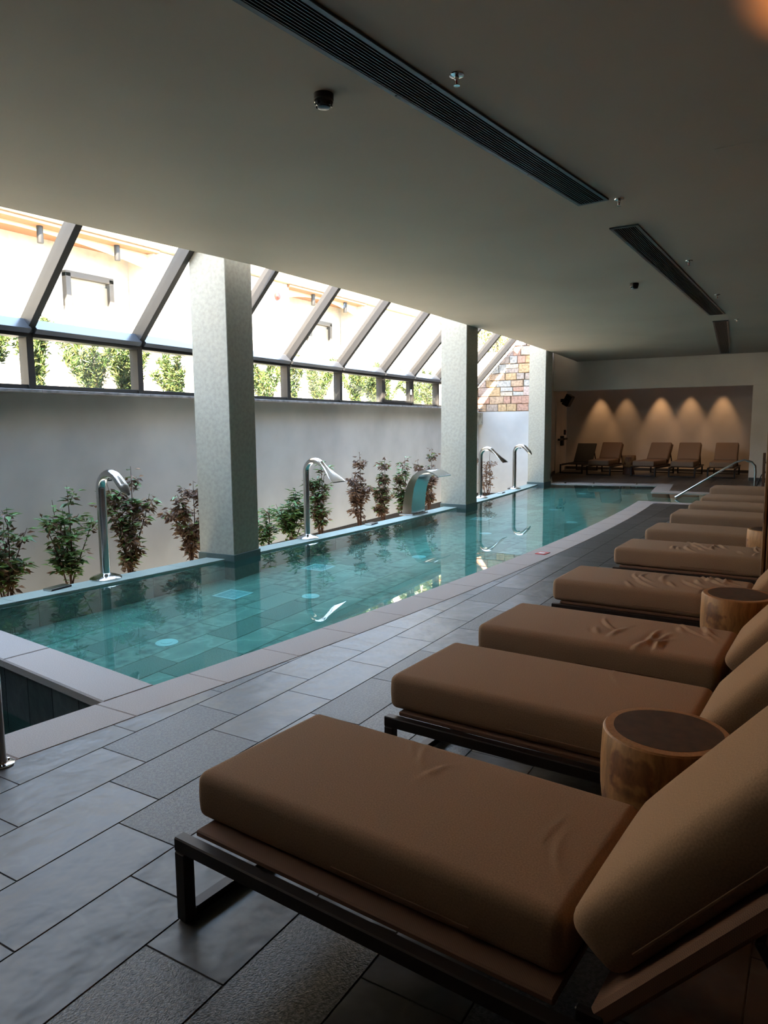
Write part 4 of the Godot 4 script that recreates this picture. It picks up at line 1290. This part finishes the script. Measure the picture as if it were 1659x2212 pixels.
# ------------------------------------------------------------------ furniture
func cushion(L: float, W: float, T: float, r: float, bulge: float, ridges: Array, nx := 40, nz := 20) -> ArrayMesh:
	var s := begin(true)
	var axis := func(A: float, n: int) -> Array:
		var out := [0.0, r * 0.3, r * 0.65, r]
		for k in range(1, n): out.append(r + (A - 2 * r) * k / n)
		out.append_array([A - r, A - r * 0.65, A - r * 0.3, A])
		return out
	var X = axis.call(L, nx); var Y = axis.call(T, 3); var Z = axis.call(W, nz)
	var V := func(x: float, y: float, z: float) -> Vector3:
		var p := Vector3(x, y, z)
		var inn := Vector3(clampf(x, r, L - r), clampf(y, r, T - r), clampf(z, r, W - r))
		var d := p - inn
		if d.length() > 1e-6: p = inn + d.normalized() * r
		var u := p.x / L * 2 - 1; var w := p.z / W * 2 - 1
		var m := (1 - pow(u, 4)) * (1 - pow(w, 4))
		if y > T * 0.5: p.y += bulge * m
		# sides swell a little
		var v := p.y / T * 2 - 1
		p.z += signf(w) * 0.006 * (1 - v * v) * pow(absf(w), 6)
		p.x += signf(u) * 0.004 * (1 - v * v) * pow(absf(u), 10)
		if y > T * 0.6:
			for g in ridges:
				var q := Vector2(p.x - g[0], p.z - g[1])
				var dr := Vector2(cos(g[2]), sin(g[2]))
				var al := q.dot(dr); var pe := q.dot(Vector2(-dr.y, dr.x)) + 1.5 * al * al
				p.y += g[5] * exp(-pow(al / g[3], 2)) * (exp(-pow(pe / g[4], 2)) - 0.45 * exp(-pow((pe - g[4] * 1.6) / g[4], 2)))
		return p - Vector3(0, 0, W * 0.5)
	for i in X.size() - 1:
		for k in Z.size() - 1:
			quad(s, V.call(X[i], T, Z[k]), V.call(X[i], T, Z[k + 1]), V.call(X[i + 1], T, Z[k + 1]), V.call(X[i + 1], T, Z[k]))
			quad(s, V.call(X[i], 0.0, Z[k]), V.call(X[i + 1], 0.0, Z[k]), V.call(X[i + 1], 0.0, Z[k + 1]), V.call(X[i], 0.0, Z[k + 1]))
	for i in X.size() - 1:
		for k in Y.size() - 1:
			quad(s, V.call(X[i], Y[k], W), V.call(X[i + 1], Y[k], W), V.call(X[i + 1], Y[k + 1], W), V.call(X[i], Y[k + 1], W))
			quad(s, V.call(X[i], Y[k], 0.0), V.call(X[i], Y[k + 1], 0.0), V.call(X[i + 1], Y[k + 1], 0.0), V.call(X[i + 1], Y[k], 0.0))
	for i in Z.size() - 1:
		for k in Y.size() - 1:
			quad(s, V.call(L, Y[k], Z[i]), V.call(L, Y[k + 1], Z[i]), V.call(L, Y[k + 1], Z[i + 1]), V.call(L, Y[k], Z[i + 1]))
			quad(s, V.call(0.0, Y[k], Z[i]), V.call(0.0, Y[k], Z[i + 1]), V.call(0.0, Y[k + 1], Z[i + 1]), V.call(0.0, Y[k + 1], Z[i]))
	return done(s)

var lounger_parts := {}
const BACK := 50.0

func lounger(label: String, at: Vector3, turn: float, seat_mesh, group: String, dark := false, slip := 0.0):
	# local +x runs from the foot end to the head end
	var o := thing("sun_lounger", label, "sun lounger", at, turn, group)
	var hw := 0.345; var top := 0.27; var t := 0.045
	var ca := cos(deg_to_rad(BACK)); var sa := sin(deg_to_rad(BACK))
	var hinge := Vector3(1.26, top + 0.008, 0)
	if lounger_parts.is_empty():
		var P := lounger_parts
		P.rail = boxmesh(Vector3(1.95, t, 0.04), 0.004, Vector3(0.975, top - t * 0.5, 0))
		P.cross = boxmesh(Vector3(0.04, t, hw * 2 - 0.08), 0.004, Vector3(0, top - t * 0.5, 0))
		P.leg = boxmesh(Vector3(0.045, top - t - 0.004, 0.04), 0.004, Vector3(0, (top - t) * 0.5 + 0.002, 0))
		P.foot = boxmesh(Vector3(0.03, 0.006, 0.03), 0.001, Vector3(0, 0.003, 0))
		P.runner = boxmesh(Vector3(0.045, 0.03, hw * 2 - 0.08), 0.004, Vector3(0, 0.021, 0))
		P.deck = boxmesh(Vector3(1.14, 0.02, hw * 2 - 0.095), 0.006, Vector3(0.045 + 0.57, top + 0.004, 0))
		var B := Basis(Vector3(0, 0, 1), deg_to_rad(BACK))
		P.back = boxmesh(Vector3(0.74, 0.045, hw * 2 - 0.1), 0.012, hinge + B * Vector3(0.375, -0.012, 0), B)
		var s := begin()
		bar(s, hinge + B * Vector3(0.42, -0.04, 0), Vector3(1.78, top - 0.06, 0), 0.02, 0.03, Vector3(0, 0, 1))
		P.stay = done(s)
		P.hinge = boxmesh(Vector3(0.06, 0.035, 0.02), 0.004, hinge + Vector3(0.0, -0.004, 0))
		var bc := cushion(0.62, 0.58, 0.15, 0.035, 0.012, [], 24, 18)
		P.back_cushion = bc
		P.zip = boxmesh(Vector3(0.42, 0.006, 0.004), 0.001)
	var P := lounger_parts
	for sz in [-1, 1]:
		part("side_rail", P.rail, M.frame, o, Vector3(0, 0, sz * (hw - 0.02)))
		for x in [0.0225, 1.72]:
			var l := part("leg", P.leg, M.frame, o, Vector3(x, 0, sz * (hw - 0.02)))
			part("glide", P.foot, M.black, l)
		part("stay", P.stay, M.frame, o, Vector3(0, 0, sz * (hw - 0.07)))
		part("hinge", P.hinge, M.frame, o, Vector3(0, 0, sz * (hw - 0.055)))
	for x in [1.93]: part("cross_rail", P.cross, M.frame, o, Vector3(x, 0, 0))
	for x in [0.0225, 1.72]: part("runner", P.runner, M.frame, o, Vector3(x, 0, 0))
	part("sling", P.deck, M.blackcloth if dark else M.sling, o)
	part("back_sling", P.back, M.blackcloth if dark else M.sling, o)
	if dark: return o
	var sc := part("seat_cushion", seat_mesh, M.fabric, o, Vector3(-0.005, top + 0.015, slip))
	part("zip", P.zip, M.zip, sc, Vector3(0.75, 0.035, 0.296))
	var b := part("back_cushion", P.back_cushion, M.fabric, o)
	b.transform = Transform3D(Basis(Vector3(0, 0, 1), deg_to_rad(BACK)), hinge + Vector3(ca * 0.08 - sa * 0.012, sa * 0.08 + ca * 0.012, slip * 0.6))
	part("zip", P.zip, M.zip, b, Vector3(0.3, 0.03, 0.295))
	return o

func stump(label: String, at: Vector3, turn: float, heavy := true):
	var o := thing("stump_table", label, "side table", at, turn, "turned wooden stump side tables")
	var hgt := 0.55; var r := 0.188
	part("drum", lathemesh([Vector2(0.0, 0.2), Vector2(0.1, 0.2), Vector2(0.135, 0.215), Vector2(0.165, 0.245), Vector2(0.182, 0.29), Vector2(0.19, 0.36), Vector2(0.192, 0.44), Vector2(r, hgt - 0.008), Vector2(r - 0.006, hgt), Vector2(0.0, hgt)], 48, Vector3.ZERO, 0.006), M.wood, o)
	part("base", lathemesh([Vector2(0.0, 0.0), Vector2(0.165, 0.0), Vector2(0.168, 0.012), Vector2(0.15, 0.1), Vector2(0.125, 0.17), Vector2(0.115, 0.21), Vector2(0.0, 0.21)], 40, Vector3.ZERO, 0.005), M.darkwood, o)
	part("heartwood", lathemesh([Vector2(0.158, hgt - 0.002), Vector2(0.157, hgt + 0.0012), Vector2(0.0, hgt + 0.0014)], 48, Vector3(0.004, 0, -0.003), 0.022), M.heart, o)
	part("sapwood", lathemesh([Vector2(r - 0.002, hgt - 0.004), Vector2(r - 0.008, hgt + 0.0006), Vector2(0.12, hgt + 0.0007)], 48, Vector3.ZERO, 0.006), M.rim_wood, o)
	return o

func furniture():
	var names := [
		"brown cushioned lounger at the open end of the row, sling showing beside its cushion",
		"brown cushioned lounger with smooth seat, second in the row, beside a stump table",
		"brown cushioned lounger with creased seat, third in the row, between two stump tables",
		"brown cushioned lounger with a rumpled cover, fourth in the row, before the slatted column",
		"brown cushioned lounger with deep creases, fifth in the row, behind the slatted column",
		"brown cushioned lounger, sixth in the row, just past the third stump table",
		"brown cushioned lounger, seventh in the row along the pool deck",
		"brown cushioned lounger, eighth in the row, level with the pool steps coping",
		"brown cushioned lounger with creases, ninth in the row, close to the pool steps",
		"brown cushioned lounger, last in the row, beside the sloping handrail"]
	var spots := [[-1.575, -1.765, -0.075, 0.0], [-1.5, -2.86, -0.05, 0.0], [-1.49, -3.77, -0.045, 0.0], [-1.5, -5.09, -0.03, 0.02], [-1.44, -6.56, -0.03, 0.0], [-1.43, -7.8, -0.02, 0.0], [-1.43, -9.2, -0.01, 0.0], [-1.39, -10.3, 0.0, 0.0], [-1.38, -11.36, 0.0, 0.0], [-1.46, -13.05, 0.0, 0.0]]
	for i in 10:
		var r := RandomNumberGenerator.new(); r.seed = 900 + i
		var ridges := []
		var amount: int = [5, 2, 13, 18, 16, 4, 6, 7, 8, 2][i]
		for k in amount:
			var big: float = [0.006, 0.004, 0.014, 0.018, 0.019, 0.007, 0.012, 0.014, 0.014, 0.006][i]
			ridges.append([r.randf_range(0.4, 1.1), r.randf_range(0.06, 0.52), PI * 0.5 + r.randf_range(-0.7, 0.3), r.randf_range(0.05, 0.13), r.randf_range(0.009, 0.016), big * r.randf_range(0.4, 0.8)])
		var m := cushion(1.19, 0.58, 0.15, 0.03, 0.008, ridges, 110 if i < 5 else 50, 48 if i < 5 else 20)
		lounger(names[i], Vector3(spots[i][0], 0, spots[i][1]), spots[i][2], m, "loungers in a row along the pool deck", false, [-0.045, 0.0, 0.0, 0.02, 0.0, 0.0, 0.0, 0.0, 0.0, 0.0][i])
	var plain := cushion(1.17, 0.58, 0.15, 0.03, 0.008, [], 20, 12)
	var far := [[-5.32, -20.75, 0.0, "brown cushioned lounger in the recess between the black lounger and the stump table"], [-4.12, -20.85, -0.12, "brown cushioned lounger in the recess, slightly turned, right next to the stump table"], [-3.12, -20.9, 0.02, "brown cushioned lounger in the recess, third one against the washed wall"], [-2.16, -21.0, 0.02, "brown cushioned lounger in the recess next to the white jamb"]]
	for f in far:
		lounger(f[3], Vector3(f[0], 0, f[1]), PI / 2 + f[2], plain, "loungers in the far recess", false)
	lounger("black folding lounger without cushion in the corner of the recess", Vector3(-6.25, 0, -21.25), PI / 2, null, "loungers in the far recess", true)
	stump("wooden stump side table between the first and second loungers", Vector3(-0.355, 0, -2.285), 0.4)
	stump("wooden stump side table between the third and fourth loungers", Vector3(-0.33, 0, -4.36), 1.9)
	stump("wooden stump side table between the fifth and sixth loungers", Vector3(-0.31, 0, -7.15), 2.6)
	stump("wooden stump side table between two loungers in the recess", Vector3(-4.66, 0, -21.6), 0.9)

# ------------------------------------------------------------------ the rest
func small_things():
	# column clad in upright timber slats
	var c := Node3D.new(); c.name = "wall_slatted_column"; add_child(c); tag(c, "", "", "", "structure")
	c.position = Vector3(-0.3, 0, -5.68)
	part("core", boxmesh(Vector3(0.5, H, 0.5), 0.002, Vector3(0.265, H * 0.5, -0.265)), M.darkwood, c)
	var slat := boxmesh(Vector3(0.024, H, 0.03), 0.006, Vector3(0, H * 0.5, 0))
	for k in 17:
		part("slat", slat, M.slat, c, Vector3(0.012 + k * 0.031, 0, -0.004))
		part("slat", slat, M.slat, c, Vector3(0.012, 0, -0.012 - k * 0.031))
	# depth marker on the coping
	var d := thing("coping_marker", "small red and white warning tile on the coping", "sign", Vector3(-2.66, 0.002, -8.0), -0.1)
	part("plate", boxmesh(Vector3(0.12, 0.006, 0.16), 0.002, Vector3(0, 0.003, 0)), M.red, d)
	part("pictogram", boxmesh(Vector3(0.07, 0.002, 0.07), 0.0005, Vector3(-0.005, 0.0068, 0.01)), M.white, d)
	# towel ladder by the jamb
	var t := thing("towel_ladder", "brown wooden towel ladder standing by the white jamb", "towel rack", Vector3(-0.93, 0, -16.9))
	for x in [0.0, 0.5]:
		part("stile", boxmesh(Vector3(0.05, 0.85, 0.05), 0.005, Vector3(x, 0.425, 0)), M.darkwood, t)
	for y in [0.25, 0.45, 0.65]:
		part("rung", boxmesh(Vector3(0.46, 0.035, 0.035), 0.004, Vector3(0.25, y, 0)), M.darkwood, t)
	var tw := thing("towel", "white towel hanging on the wooden towel ladder", "towel", Vector3(-0.7, 0.47, -16.85))
	part("cloth", boxmesh(Vector3(0.26, 0.2, 0.05), 0.02, Vector3(0, 0.1, 0)), M.white, tw)
	var hose := thing("floor_cable", "black cable looping down the wall beside the towel ladder", "cable", Vector3(-1.0, 0, -17.6))
	part("cable", tubemesh([Vector3(0.1, 0.42, 0), Vector3(0.0, 0.35, 0), Vector3(-0.06, 0.2, 0), Vector3(-0.1, 0.06, 0), Vector3(-0.12, 0.012, 0)], 0.011, 8), M.black, hose)
